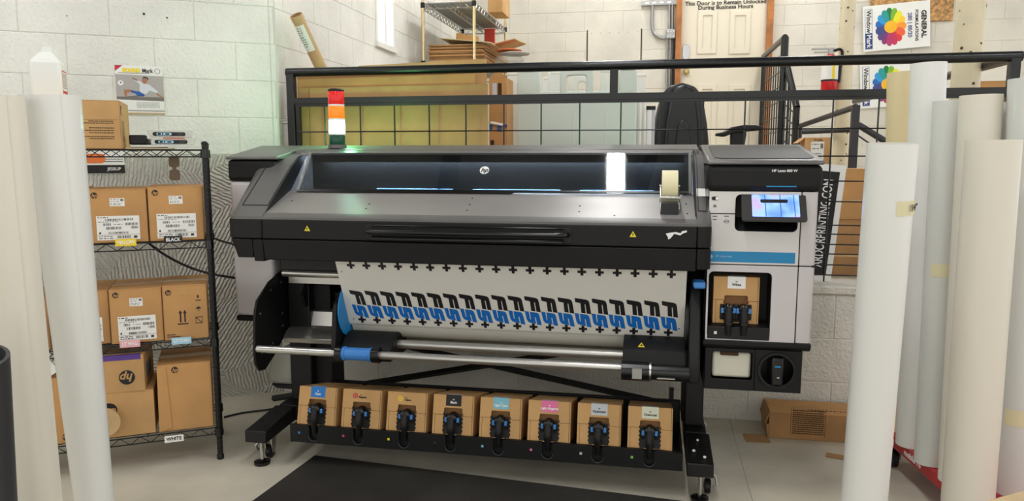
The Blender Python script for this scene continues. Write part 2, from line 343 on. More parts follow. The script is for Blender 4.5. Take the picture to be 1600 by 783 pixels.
# two screw holes and a scar in the paint
q = MB()
for px, py, r in ((225, 22, .006), (261, 28, .0045), (105, 25, .003)):
    p = at(px, py, pl=(K, N_)); q.cyl(p - N_*.0, p + N_*.0075, r, n=10)
obj('screw_hole', q, 'dark', wl)
# half wall carrying the raised floor
hw = struct(obj('wall_half', MB().box(SIDE-.1, 6, HW, HW+.03, 0, DECK-.04), 'joint'))
block_wall(hw, (0, HW, 0), 0, SIDE, 3.2, .0, 3, .1, lambda z: 'half_wall_paint', Hh=.2282)
obj('coping', MB().box(SIDE, 6, HW-.014, HW+.25, DECK-.04, DECK+.004), 'half_wall_paint', hw, .008)
# walls of the raised room
ws = struct(obj('wall_side', MB().box(SIDE-.2, SIDE, K.y-.02, 5.56, 0, 4.7).box(SIDE-.2, SIDE, 5.98, BACK+.2, 0, 4.7).box(SIDE-.2, SIDE, 5.56, 5.98, 0, 2.24).box(SIDE-.2, SIDE, 5.56, 5.98, 3.6, 4.7), 'joint'))
z1 = at(477, 32, X=SIDE).z
block_wall(ws, (SIDE, 0, 0), R(90), K.y+.02, BACK, z1-7*.2032, 13, 4.3, lambda z: 'block_white', [(5.56, 5.98, 2.24, 3.6)])
win = struct(obj('window_1', MB().box(SIDE-.12, SIDE-.10, 5.57, 5.97, 2.26, 3.6), 'window_light'))
q = MB()
for y in (5.56, 5.75, 5.94): q.box(SIDE-.09, SIDE+.01, y, y+.04, 2.24, 3.6)
q.box(SIDE-.09, SIDE+.03, 5.54, 6.0, 2.21, 2.25)
obj('window_frame', q, 'white_paint', win)
obj('pane', MB().box(SIDE-.06, SIDE-.055, 5.6, 5.75, 2.25, 3.6), 'window_glass', win); obj('pane', MB().box(SIDE-.06, SIDE-.055, 5.79, 5.94, 2.25, 3.6), 'window_glass', win)
dx0, dx1 = at(1064, 60, Y=BACK).x, at(1196, 60, Y=BACK).x; DZ = 1.33
wb = struct(obj('wall_back', MB().box(SIDE, 6, BACK, BACK+.2, 0, 4.7), 'joint_cream'))
z2 = at(918, 19, Y=BACK).z; b0 = at(973, 30, Y=BACK).x
block_wall(wb, (0, BACK, 0), 0, SIDE, 5.2, z2-9*.2032, 13, b0, lambda z: 'block_cream', [(dx0-.06, dx1+.06, 0, 5), (at(917,60,Y=BACK).x, at(1003,60,Y=BACK).x, at(960,104,Y=BACK).z, at(960,46,Y=BACK).z)])
# service hatch flush in the back wall
hx0, hx1, hz0, hz1 = at(917,60,Y=BACK).x, at(1003,60,Y=BACK).x, at(960,112,Y=BACK).z, at(960,46,Y=BACK).z
ht = struct(obj('trim_1', MB().box(hx0+.012, hx1-.012, BACK-.012, BACK+.01, hz0+.1, hz1-.012), 'block_cream'))
obj('hatch_gap', MB().box(hx0, hx0+.012, BACK-.008, BACK, hz0+.1, hz1).box(hx1-.012, hx1, BACK-.008, BACK, hz0+.1, hz1), 'cut_dark', ht)
q = MB()
for i in range(6): q.cyl((hx0+.05+i*(hx1-hx0-.1)/5, BACK-.013, hz1-.035), (hx0+.05+i*(hx1-hx0-.1)/5, BACK-.018, hz1-.035), .006, n=8)
obj('screw', q, 'zinc', ht)
# door with wooden jambs on its landing
landing = struct(obj('floor_landing', MB().box(dx0-.5, dx1+.45, 6.75, BACK, DECK, DZ), 'concrete'))
dr = struct(obj('door_1', MB().box(dx0, dx1, BACK-.03, BACK, DZ, 3.42), 'door_cream'))
for a, b in ((-.055, 0), (0, .06)):
    x = dx0 if a < 0 else dx1; obj('door_jamb', MB().box(x+a, x+b, BACK-.09, BACK, DZ, 3.45), 'door_wood', dr)
for (px0, px1, py0, py1) in ((1091,1119,17,84), (1141,1171,17,84), (1090,1117,132,243), (1139,1168,132,243)):
    a, b = at(px0, py0, Y=BACK-.03), at(px1, py1, Y=BACK-.03)
    pn = obj('door_panel', MB().frame(a.x, b.x, max(b.z, DZ+.05), a.z, a.x+.05, b.x-.05, max(b.z, DZ+.05)+.05, a.z-.05, .005, BACK-.042, BACK-.03, 2), 'door_cream', dr, .004)
a = at(1072, 81, Y=BACK-.035); obj('lock_plate', MB().slab((a.x, BACK-.03, a.z), (1,0,0), (0,0,1), (0,-1,0), rrect(.075, .15, .03), .012), 'steel', dr, .003)
a = at(1072, 112, Y=BACK-.035); kb = MB().cyl((a.x, BACK-.03, a.z), (a.x, BACK-.05, a.z), .036, n=20).cyl((a.x, BACK-.05, a.z), (a.x, BACK-.09, a.z), .014, .028, 20).cyl((a.x, BACK-.09, a.z), (a.x, BACK-.1, a.z), .028, .02, 20)
obj('door_knob', kb, 'brass', dr)
for s, py in (('This Door is to Remain Unlocked', 4), ('During Business Hours', 11)):
    a = at(1133.5, py, Y=BACK-.033); text('door_lettering', s, .057, 'print_black', dr, a, (1,0,0), (0,0,1), .0009, .001, sx=1.03)
# ceiling lights
def ceiling_light(x, y, lab, L=1.5, w=.15):
    t = thing('ceiling_light', lab, 'light', (x, y, 4.2), 0, 'strip lights under the ceiling')
    obj('housing', MB().prism([(-w/2, .0), (w/2, .0), (w/2-.05, .07), (-w/2+.05, .07)], 'y', -L/2, L/2), 'white', t, world=False)
    obj('diffuser', MB().prism([(-w/2+.01, -.001), (-w/2+.03, -.03), (w/2-.03, -.03), (w/2-.01, -.001)], 'y', -L/2+.01, L/2-.01), 'tube_light', t, world=False)
    for yy in (-.5, .5): obj('hanger', MB().cyl((0, yy, .07), (0, yy, .5), .006, n=6), 'zinc', t, world=False)
for x, y, lab in ((-.31, 2.35, 'white strip light mirrored in the printer window'), (-.36, .2, 'white strip light behind the camera over the floor'),
                  (-3.4, 1.6, 'white strip light over the ink shelf'), (2.9, 1.6, 'white strip light over the standing rolls'), (-.36, 5.2, 'white strip light over the raised floor'),
                  (1.4, 6.9, 'white strip light near the door landing'), (3.6, 5.6, 'white strip light over the stair corner'), (-.6, 7.2, 'white strip light by the chrome rack')):
    ceiling_light(x, y, lab)
# ------------------------------------------------------------------ the printer
PR = thing('large_format_printer', 'wide black and grey inkjet printer with glass hood, on a wheeled stand', 'printer', (-.65, 3.3, 0))
XL, XR = -1.805, .221; CL, CR = -1.632, .165
def P(name, mb, m, par=None, bev=0, seg=2, **k): return obj(name, mb, m, par or PR, bev, seg, **k)
cap = [(2.905,1.112),(2.905,1.124),(2.945,1.152),(3.19,1.336),(3.26,1.372),(3.36,1.395),(3.62,1.41),(3.62,1.112)]
def rcap(x0, x1, side):
    # side cap with a rounded front outer corner: slices along X, each one pulled back along Y
    q = MB(); N = 7; prof = []
    r = .055 if side < 0 else .04
    xs = []
    for i in range(N+1):
        a = .5*PI*i/N; xs.append((r*(1-math.cos(a)), r*(1-math.sin(a))))     # (inset from outer side, setback)
    sl = [((x0+dx) if side < 0 else (x1-dx), back) for dx, back in xs] + [((x1 if side < 0 else x0), 0)]
    m = len(cap); vs = []
    for x, back in sl:
        for (y, z) in cap:
            f = max(0, min(1, (3.3-y)/.35)); vs.append((x, y+back*f, z - back*.25*(1 if z > 1.13 else 0)*f))
    fs = [tuple(range(m)), tuple(range((len(sl)-1)*m, len(sl)*m))]
    for k in range(len(sl)-1): fs += [(k*m+i, k*m+(i+1) % m, (k+1)*m+(i+1) % m, (k+1)*m+i) for i in range(m)]
    return q.add(vs, fs)
P('hood_side_cap', rcap(XL, CL, -1), 'hood_grey'); P('hood_side_cap', rcap(CR, XR, 1), 'hood_grey')
# inset outline strip on each cap
def on_cap(y):
    for (a, b) in zip(cap[1:], cap[2:]):
        if a[0] <= y <= b[0]: return a[1] + (b[1]-a[1])*(y-a[0])/(b[0]-a[0])
for xa, xb in ((XL+.05, CL-.004), (CR+.006, XR-.018)):
    q = MB()
    for x in (xa, xb):
        ys = [2.965, 3.05, 3.12, 3.185, 3.26, 3.34]
        q.tube([(x, y, on_cap(y)+.0006) for y in ys], .0022, 5)
    q.tube([(xa, 2.965, on_cap(2.965)+.0006), (xb, 2.965, on_cap(2.965)+.0006)], .0022, 5)
    P('cap_seam', q, 'dark')
# black fascia, two tiers, wrapping the corners
def fascia(x0, x1, z0, z1, rl, rr, m, name='front_fascia', yb=3.3, taper=0):
    pts = []
    n = 6
    if rl: pts += [(x0 + rl*(1-math.sin(.5*PI*i/n)), 2.90 + rl*(1-math.cos(.5*PI*i/n))) for i in range(n, -1, -1)]
    else: pts += [(x0, 2.90)]
    if rr: pts += [(x1 - rr*(1-math.sin(.5*PI*i/n)), 2.90 + rr*(1-math.cos(.5*PI*i/n))) for i in range(0, n+1)]
    else: pts += [(x1, 2.90)]
    pts += [(x1, yb), (x0, yb)]
    q = MB().prism(pts, 'z', z0, z1)
    if taper:
        k = len(pts)
        for i in range(k):
            v = q.v[i]; v.y += taper if v.y < 3.0 else 0
            if rl and v.x < x0 + .05: v.x += .035*(1-(v.x-x0)/.05)
    return P(name, q, m, None, .004)
fascia(XL, CL-.002, 1.03, 1.112, .055, 0, 'black_soft'); fascia(XL+.002, CL-.05, .945, 1.026, .055, 0, 'black_soft', taper=.012); fascia(CL-.048, CL-.002, .93, 1.026, 0, 0, 'black_soft', taper=.012)
fascia(CR+.002, XR, 1.03, 1.112, 0, .035, 'black_soft'); fascia(CR+.002, XR, .945, 1.026, 0, .035, 'black_soft', taper=.01)
fc = fascia(CL, CR, 1.03, 1.112, 0, 0, 'black_soft'); fl = fascia(CL, CR, .938, 1.026, 0, 0, 'black_soft', taper=.012)
P('fascia_lip', MB().prism([(2.905,1.112),(2.905,1.121),(2.93,1.139),(3.0,1.139),(3.0,1.112)], 'x', CL, CR), 'hood_grey')
# long handle in a recess
a, b = at(571, 357, Y=2.9), at(893, 361, Y=2.9); zc = 1.068
hs = P('handle_recess', MB().slab(((a.x+b.x)/2, 2.9, zc), (1,0,0), (0,0,1), (0,-1,0), rrect(b.x-a.x, .062, .012), .004), 'dark', None, .002)
h = P('handle', MB().tube([(a.x+.012, 2.897, zc+.004), (a.x+.02, 2.872, zc+.004), (a.x+.06, 2.862, zc+.004), (b.x-.06, 2.862, zc+.004), (b.x-.02, 2.872, zc+.004), (b.x-.012, 2.897, zc+.004)], .0095, 10), 'black_gloss')
P('handle_lip', MB().prism([(2.9,zc-.031),(2.875,zc-.03),(2.875,zc-.02),(2.9,zc-.012)], 'x', a.x+.03, b.x-.03), 'black_gloss', None, .003)
P('handle_lip', MB().prism([(2.9,zc+.031),(2.882,zc+.031),(2.882,zc+.025),(2.9,zc+.022)], 'x', a.x+.03, b.x-.03), 'black_gloss', None, .003)
for px, py in ((480, 357), (989, 366)):
    c = at(px, py, Y=2.9); w = P('warning_sticker', MB().slab((c.x, 2.9, c.z), (1,0,0), (0,0,1), (0,-1,0), [(-.013,-.011),(.013,-.011),(0,.012)], .0008), 'warn_yellow', label='yellow warning triangle')
    P('warning_mark', MB().slab((c.x, 2.8988, c.z), (1,0,0), (0,0,1), (0,-1,0), [(-.0015,-.006),(.0015,-.006),(.002,.004),(-.002,.004)], .0006), 'print_black', w)
# sloping metal plate and its rivets
pl0, pl1 = Vector((0, 2.93, 1.139)), Vector((0, 3.15, 1.222)); plate = P('hood_plate', MB().prism([(2.93,1.134),(2.93,1.139),(3.15,1.222),(3.15,1.20),(3.0,1.12)], 'x', CL+.004, CR-.002), 'hood_plate')
q = MB(); pn = Vector((0, -(pl1.z-pl0.z), pl1.y-pl0.y)).normalized()
for px, py in ((577,319),(572,326),(738,310),(734,320),(730,329),(906,322),(905,331),(1070,305),(1072,319),(1074,334),(960,337),(440,309),(456,314)):
    c = at(px, py, pl=(pl0, pn)); q.cyl(c, c + pn*.0015, .0038, n=8)
P('rivet', q, 'dark', plate)
# dark cheeks either side of the glass
ck = [(2.94,1.148),(3.16,1.222),(3.34,1.39),(3.27,1.38),(3.19,1.336)]
for x in (CL+.001, CR-.006): P('hood_cheek', MB().prism(ck, 'x', x, x+.005), 'black_soft')
# glass hood
g0, g1 = Vector((0, 3.14, 1.222)), Vector((0, 3.275, 1.388)); gu = (g1-g0).normalized(); gn = Vector((0, -gu.z, gu.y)); GL = (g1-g0).length
gx0, gx1 = -1.585, .152
P('hood_window', MB().slab((gx0, g0.y, g0.z), (1,0,0), gu, gn, rrect(gx1-gx0, GL, .008, 3, (gx1-gx0)/2, GL/2), .005), 'hood_glass', label='clear tinted hood window')
P('window_top_rail', MB().prism([(3.268,1.384),(3.275,1.394),(3.33,1.404),(3.33,1.384)], 'x', CL+.006, CR-.006), 'hood_grey')
P('window_bottom_rail', MB().slab((gx0, g0.y-.001, g0.z-.004), (1,0,0), gu, gn, [(0,-.004),(.98,-.004),(1.0,.006),(gx1-gx0,.006),(gx1-gx0,.016),(0,.010)], .008), 'black_gloss')
for x in (gx0, gx1-.012): P('window_edge', MB().slab((x, g0.y, g0.z), (1,0,0), gu, gn, [(0,0),(.012,0),(.012,GL),(0,GL)], .007), 'bag')
gc = at(757, 266, pl=(g0 + gn*.006, gn)); logo(PR, gc, (1,0,0), gu, .021, 'white', 'print_black')
# inside of the hood
P('hood_interior', MB().box(CL+.01, CR-.01, 3.60, 3.61, 1.0, 1.39).box(CL+.01, CR-.01, 3.16, 3.6, 1.03, 1.035), 'black')
P('carriage_rail', MB().box(CL+.02, CR-.02, 3.50, 3.56, 1.305, 1.325).box(CL+.02, CR-.02, 3.48, 3.56, 1.225, 1.238), 'inner_steel', None, .004)
P('carriage_beam', MB().box(CL+.02, CR-.02, 3.52, 3.59, 1.12, 1.36), 'grille')
for xa, xb in ((-1.30,-1.0), (-.99,-.93), (-.83,-.42), (-.33,.0)): P('platen_plate', MB().box(xa, xb, 3.38, 3.50, 1.195, 1.226), 'platen_blue', None, .003)
P('platen', MB().box(CL+.02, CR-.02, 3.2, 3.5, 1.12, 1.168), 'dark_grey')
for px in (685, 1000, 730, 870):
    c = at(px, 277, Y=3.518); q = MB()
    for i in range(-4, 5):
        for j in range(-3, 4):
            if abs(i)+abs(j) < 6: q.cyl((c.x+i*.016+(j % 2)*.008, 3.519, c.z+j*.013), (c.x+i*.016+(j % 2)*.008, 3.516, c.z+j*.013), .0055, n=6)
    P('vent_grille', q, 'dark_grey')
for px in (644, 897):
    c = at(px, 261, Y=3.5); P('warning_sticker', MB().slab((c.x, 3.5, c.z), (1,0,0), (0,0,1), (0,-1,0), [(-.013,-.011),(.013,-.011),(0,.012)], .001), 'warn_yellow')
# top cover behind the glass
P('lamp_baffle', MB().box(CL+.04, CR-.04, 3.322, 3.327, 1.35, 1.384), 'dark')
P('interior_lamp', MB().box(CL+.05, CR-.05, 3.33, 3.36, 1.368, 1.374), 'led', label='cool white lamp strip inside the hood')
P('top_cover', MB().prism([(3.335,1.398),(3.34,1.409),(3.50,1.43),(3.62,1.43),(3.62,1.38),(3.335,1.38)], 'x', XL+.12, at(1089, 225, Y=3.5).x), 'hood_grey', None, .004)
P('cover_gap', MB().box(CL, CR, 3.325, 3.34, 1.38, 1.402), 'dark')
P('rear_body', MB().box(XL+.01, XR+.3, 3.4, 3.72, .93, 1.385), 'black')
# left end unit
lt = MB().prism([(3.17,1.362),(3.172,1.374),(3.185,1.378),(3.50,1.43),(3.60,1.43),(3.60,1.362)], 'x', -1.955, -1.70)
P('end_unit_lid', lt, 'hood_grey', None, .006, 3)
P('end_unit_top', MB().box(-1.952, -1.72, 3.175, 3.6, 1.262, 1.362), 'black_soft', None, .02, 4)
P('end_unit_body', MB().box(-1.945, -1.74, 3.18, 3.6, .625, 1.262), 'body_white', None, .018, 4); P('end_unit_foot', MB().box(-1.945, -1.74, 3.182, 3.6, .598, .625), 'black_soft', None, .008)
# right end unit
rt = MB().prism([(2.975,1.346),(2.977,1.36),(2.99,1.365),(3.47,1.428),(3.6,1.428),(3.6,1.346)], 'x', .2, .628)
P('end_unit_lid', rt, 'hood_grey', None, .01, 3)
P('lid_inset', MB().slab((.415, 3.22, 1.396), (1,0,0), Vector((0,.48,.063)).normalized(), Vector((0,-.063,.48)).normalized(), rrect(.37, .42, .04), .002), 'dark_grey', None, .001)
P('end_unit_top', MB().box(.2, .626, 2.98, 3.6, 1.243, 1.347), 'black_soft', None, .025, 4)
c = at(1226, 267, Y=2.98); text('model_lettering', 'HP Latex 800 W', .0135, 'paper', PR, (c.x, 2.979, c.z), (1,0,0), (0,0,1), .0003)
P('lid_slot', MB().box(.42, .53, 2.977, 2.985, 1.262, 1.266), 'stripe_blue')
FY = 2.99; X0, X1, X2 = .213, .551, .615; ZS = .958
# front panel with the two openings
s0, s1 = at(1150, 300, Y=FY), at(1246, 363, Y=FY)
P('front_panel', MB().frame(X0, X1, ZS+.002, 1.243, s0.x, s1.x, s1.z, 1.232, .02, FY, FY+.012), 'panel_white', None, .002)
w0, w1 = at(1108, 424, Y=FY), at(1202, 531, Y=FY)
P('front_panel', MB().frame(X0, X1, .655, ZS-.002, w0.x, w1.x, w1.z, w0.z, .018, FY, FY+.012), 'body_white', None, .002)
P('side_column', MB().prism([(X1+.004, FY), (X2-.02, FY), (X2-.006, FY+.006), (X2, FY+.02), (X2, 3.6), (X1+.004, 3.6)], 'z', ZS+.002, 1.243), 'body_white', None, .003)
P('side_column', MB().prism([(X1+.004, FY), (X2-.02, FY), (X2-.006, FY+.006), (X2, FY+.02), (X2, 3.6), (X1+.004, 3.6)], 'z', .655, ZS-.002), 'body_white', None, .003)
P('panel_gap', MB().box(X1-.001, X1+.005, FY+.004, FY+.03, .655, 1.243).box(X0, X2-.004, FY+.004, FY+.03, ZS-.004, ZS+.004), 'dark')
P('inner_body', MB().box(X0, X1+.002, FY+.13, 3.6, .655, 1.243), 'black')
a, b = at(1112, 398, Y=FY), at(1246, 416, Y=FY)
st = P('blue_stripe', MB().box(X0+.002, X1-.012, FY-.001, FY+.002, ZS+.01, ZS+.052), 'stripe_blue'); text('stripe_lettering', 'HP Latex Inks', .011, 'light_blue', st, (X0+.06, FY-.002, ZS+.032), (1,0,0), (0,0,1))
P('stripe_mark', MB().cyl((X0+.012, FY-.0005, ZS+.03), (X0+.012, FY-.002, ZS+.03), .008, n=14), 'light_blue', st)
# screen
q = MB().box(s0.x, s1.x, FY+.07, FY+.075, s1.z, 1.232); P('screen_recess', q, 'dark')
P('recess_shelf', MB().prism([(FY+.004,s1.z),(FY+.07,s1.z),(FY+.07,s1.z+.05)], 'x', s0.x+.004, s1.x-.004), 'black'); P('recess_slot', MB().box(s0.x+.06, s1.x-.06, FY+.02, FY+.05, s1.z+.034, s1.z+.044), 'black_gloss', None, .004)
so = Vector((.449, FY-.028, 1.188)); su = Vector((1,0,0)); sv = Vector((0, .55, .835)).normalized(); sn = su.cross(sv)
sb = P('touch_screen', MB().slab(so - sn*.012, su, sv, sn, rrect(.236, .122, .01, 4), .012), 'bezel', None, .003)
P('display', MB().slab(so + sn*.0004, su, sv, sn, rrect(.172, .096, .003, 2, .006, .004), .0006), 'screen', sb, label='lit touch screen showing a blue menu')
q = MB()
for x in (-.03, .025, .075): q.slab(so + sn*.001, su, sv, sn, [(x-.0015,-.043),(x+.0015,-.043),(x-.0005,.051),(x-.0035,.051)], .0003)
P('display_lines', q, 'shorts', sb); P('home_button', MB().cyl(so - su*.1 + sn*.0, so - su*.1 + sn*.0015, .004, n=12), 'dark_grey', sb)
P('screen_arm', MB().box(.40, .50, FY-.02, FY+.07, 1.19, 1.215), 'black', None, .004)
c = at(1119, 310, Y=FY); pb = P('power_button', MB().slab((c.x-.004, FY, c.z), (1,0,0), (0,0,1), (0,-1,0), rrect(.026, .014, .0069, 5), .002), 'dark'); P('button_lamp', MB().cyl((c.x+.003, FY-.002, c.z), (c.x+.003, FY-.004, c.z), .006, n=14), 'white', pb)
q = MB()
for px, py, w, h_ in ((1117,322,.012,.01),(1117,338,.018,.004),(1135,338,.018,.004),(1117,343,.014,.004),(1135,346,.016,.003)):
    c = at(px, py, Y=FY); q.slab((c.x, FY, c.z), (1,0,0), (0,0,1), (0,-1,0), [(-w/2,-h_/2),(w/2,-h_/2),(w/2,h_/2),(-w/2,h_/2)], .0005)
P('icon_print', q, 'print_grey')
q = MB(); c = at(1135, 346, Y=FY); q.tube([(c.x + .010*math.cos(2*PI*i/12), FY-.0005, c.z + .006*math.sin(2*PI*i/12)) for i in range(13)], .0009, 4); P('icon_print', q, 'print_grey')
P('panel_gap', MB().box(X0, s0.x, FY-.0006, FY+.004, 1.155, 1.159), 'dark')
# ink window on the right unit
P('ink_bay', MB().box(w0.x-.004, w1.x+.004, FY+.115, FY+.12, w1.z, w0.z).box(w0.x-.004, w0.x, FY+.004, FY+.12, w1.z, w0.z).box(w1.x, w1.x+.004, FY+.004, FY+.12, w1.z, w0.z).box(w0.x, w1.x, FY+.004, FY+.12, w0.z, w0.z+.004), 'dark')
P('bay_sill', MB().prism([(FY-.004,w1.z-.004),(FY-.004,w1.z+.045),(FY+.02,w1.z+.055),(FY+.11,w1.z+.055),(FY+.11,w1.z-.004)], 'x', w0.x+.001, w1.x-.001), 'black', None, .003)
P('bay_mark', MB().box(w0.x+.026, w0.x+.037, FY-.0052, FY-.004, w1.z+.015, w1.z+.026), 'paper')
# lower service unit
P('service_lip', MB().prism([(FY-.008,.655),(FY-.008,.636),(FY+.008,.622),(3.6,.622),(3.6,.655)], 'x', .205, .612), 'black_soft', None, .004)
l0, l1 = .216, .585; zb = .452
P('service_unit', MB().frame(l0, l1, zb, .622, l0+.026, .408, zb+.042, .607, .012, FY+.005, FY+.02).frame(.408, l1, zb, .622, .408+.008, l1-.02, zb+.025, .615, .06, FY+.005, FY+.02) if False else MB().frame(l0, .408, zb, .622, l0+.026, .40, zb+.042, .607, .012, FY+.005, FY+.02).frame(.408, l1, zb, .622, .421, .561, zb+.020, .608, .065, FY+.005, FY+.02, 8), 'black_soft', None, .003)
P('service_body', MB().box(l0, l1, FY+.1, 3.5, zb, .622).box(l0, l0+.01, FY+.02, 3.5, zb, .622).box(l1-.01, l1, FY+.02, 3.5, zb, .622).box(l0, l1, FY+.02, 3.5, zb, zb+.01), 'black')
bt = P('waste_bottle', MB().box(l0+.03, .396, FY+.022, FY+.095, zb+.046, .603), 'bottle_wax', None, .012, 4, label='cream plastic waste bottle'); P('bottle_neck', MB().box(l0+.06, l0+.13, FY+.012, FY+.03, .59, .606), 'cut_dark', bt, .003)
P('service_ring', MB().pipe((.491, FY+.006, zb+.09), (.491, FY-.004, zb+.09), .072, .062, 32), 'black')
cn = P('service_plug', MB().box(.468, .514, FY-.02, FY+.1, zb+.035, zb+.145), 'black_gloss', None, .008, 3); P('plug_mark', MB().box(.48, .502, FY-.0215, FY-.02, zb+.108, zb+.114), 'stripe_blue', cn); P('plug_mark', MB().box(.49, .498, FY-.0215, FY-.02, zb+.065, zb+.069), 'paper', cn)
# beacon
bx, by = -1.50, 3.40
bp_ = P('beacon_base', MB().cyl((bx, by, 1.415), (bx, by, 1.432), .044, n=24), 'hood_grey')
for z0, z1, m, nm in ((1.432, 1.478, 'green_lens', 'beacon_segment'), (1.484, 1.548, 'lit_lens', 'beacon_segment'), (1.555, 1.614, 'amber_lens', 'beacon_segment'), (1.622, 1.683, 'red_lens', 'beacon_segment')):
    q = MB(); n = 36; q.lathe([(.0365, z0), (.0378, z0+.002), (.0378, z1-.002), (.0365, z1)], n, (bx, by, 0)); P(nm, q, m, label={'green_lens': 'dark green beacon segment', 'lit_lens': 'glowing pale green beacon segment', 'amber_lens': 'orange beacon segment', 'red_lens': 'red beacon segment'}[m])
for z in (1.478, 1.548, 1.614): P('beacon_ring', MB().cyl((bx, by, z), (bx, by, z+.008), .0384, n=36), 'lens_white')
P('beacon_cap', MB().lathe([(.0375,1.683),(.038,1.69),(.034,1.695),(.01,1.697)], 36, (bx, by, 0)), 'black')
bl = bpy.data.lights.new('beacon_glow', 'POINT'); bl.energy = 2.0; bl.color = (.25, 1, .35); bl.shadow_soft_size = .05
blo = bpy.data.objects.new('beacon_glow', bl); C.objects.link(blo); blo.parent = PR; blo.location = PR.matrix_basis.inverted() @ Vector((bx, by+.06, 1.516))
# ---------------------------------------------------------------- stand, rollers, take-up reel
P('under_beam', MB().box(XL+.12, XR-.05, 3.15, 3.62, .86, .945), 'black'); P('under_back', MB().box(XL+.08, XR, 3.56, 3.6, .50, .9), 'dark_grey')
for x in (-1.52, -1.36, -1.25): P('bracket', MB().box(x, x+.022, 3.53, 3.56, .60, .90), 'zinc')
# side plate, left
def plate(x, pts, t=.012, m='black_soft'): return P('side_plate', MB().prism(pts, 'x', x-t, x), m, None, .004)
lp = [(2.957,.661),(2.944,.505),(2.952,.46),(2.981,.421),(3.03,.415),(3.12,.46),(3.3,.58),(3.4,.7),(3.4,.86),(3.22,.84),(3.098,.809),(2.985,.742),(2.965,.70)]
pl_ = plate(-1.715, lp); q = MB()
for y, z in ((3.0,.68),(3.1,.77),(3.0,.5),(3.2,.64),(3.2,.58),(3.1,.52),(3.2,.79)): q.cyl((-1.715, y, z), (-1.712, y, z), .005, n=8)
P('plate_screw', q, 'zinc', pl_)
P('side_plate', MB().prism([(3.22,.67),(3.20,.73),(3.27,.80),(3.36,.83),(3.36,.67)], 'x', -1.62, -1.605), 'black')
# upper roller and folded metal beams
P('guide_roller', MB().cyl((-1.70, 3.2, .834), (.1, 3.2, .834), .018, n=20), 'aluminium'); P('guide_strip', MB().box(-1.68, .1, 3.21, 3.24, .785, .815), 'aluminium')
P('folded_beam', MB().prism([(3.20,.50),(3.18,.505),(3.17,.53),(3.20,.555),(3.26,.57),(3.28,.64),(3.32,.645),(3.32,.50)], 'x', -1.70, .05), 'aluminium', None, .003)
P('under_beam', MB().box(-1.6, .1, 3.35, 3.42, .5, .72), 'dark')
# reel bar with blue sleeve, holders and motor end
ty, tz, tr = 2.965, .522, .017
P('reel_bar', MB().cyl((-1.714, ty, tz+.006), (-.11, ty, tz+.006), tr, n=20), 'aluminium')
P('bar_sleeve', MB().lathe([(.03,-1.31),(.0315,-1.305),(.0315,-1.297),(.0275,-1.295),(.0275,-1.187),(.0315,-1.184),(.0315,-1.177),(.028,-1.174)], 24, (0, ty, tz+.006), 'x'), 'blue', label='blue plastic sleeve')
P('bar_collar', MB().cyl((-1.338, ty, tz+.006), (-1.31, ty, tz+.006), .036, n=24), 'black_gloss'); P('bar_collar', MB().cyl((-1.174, ty, tz+.006), (-1.14, ty, tz+.006), .034, n=24), 'black_gloss')
hp_ = [(2.965,.485),(2.951,.51),(2.978,.71),(2.995,.742),(3.03,.757),(3.078,.752),(3.2,.70),(3.22,.47),(3.023,.468)]
plate(-1.342, hp_, .02)
P('reel_holder', MB().prism([(2.99,.49),(2.985,.545),(3.03,.585),(3.08,.598),(3.25,.59),(3.25,.49)], 'x', -1.335, -1.10), 'black_soft', None, .01, 3)
P('core_flange', MB().lathe([(.09,-1.340),(.122,-1.338),(.122,-1.333),(.095,-1.331)], 48, (0, 3.105, .70), 'x'), 'flange_blue', label='blue round core flange')
P('lower_roller', MB().cyl((-1.10, 3.09, .548), (-.10, 3.09, .548), .020, n=20), 'aluminium')
# motor end on the right
P('motor_block', MB().prism([(2.955,.548),(2.975,.60),(3.02,.63),(3.12,.64),(3.12,.50),(2.965,.50)], 'x', -.108, .14), 'black_soft', None, .004); P('motor_collar', MB().cyl((-.112, ty, tz-.003), (.002, ty, tz-.003), .040, n=28), 'black_gloss'); P('motor_shaft', MB().cyl((.002, ty, tz-.003), (.155, ty, tz-.003), .034, n=28), 'black_gloss')
P('motor_ring', MB().cyl((-.001, ty, tz-.003), (.006, ty, tz-.003), .0415, n=28), 'steel')
c = Vector((-.06, ty-.0385, tz)); P('motor_sticker', MB().box(-.068, -.03, ty-.0425, ty-.036, tz-.024, tz+.018), 'zinc')
nrm = Vector((0, -.06, .07)).normalized(); uu = Vector((0, .045, .03)).normalized(); w = P('warning_sticker', MB().slab((-.035, 2.9985, .618), (1,0,0), uu, Vector((1,0,0)).cross(uu), [(-.014,-.012),(.014,-.012),(0,.013)], .001), 'warn_yellow')
P('warning_mark', MB().slab(Vector((-.035, 2.9985, .618)) + Vector((1,0,0)).cross(uu)*.0012, (1,0,0), uu, Vector((1,0,0)).cross(uu), [(-.006,-.007),(.006,-.007),(.002,.004)], .0005), 'print_black', w)
P('motor_slot', MB().box(.03, .1, ty-.034, ty-.028, tz-.022, tz-.018), 'steel')
rp = [(2.955,.48),(2.945,.54),(2.96,.62),(2.99,.72),(3.02,.84),(3.1,.93),(3.35,.93),(3.35,.48)]
P('side_plate', MB().prism(rp, 'x', .15, .195), 'black', None, .008, 3); P('reel_gear', MB().lathe([(.09,.137),(.118,.139),(.118,.149),(.09,.15)], 40, (0, 3.105, .70), 'x'), 'black')
P('blue_latch', MB().box(.16, .205, 2.93, 3.02, .868, .893), 'blue', None, .006, label='blue plastic latch')
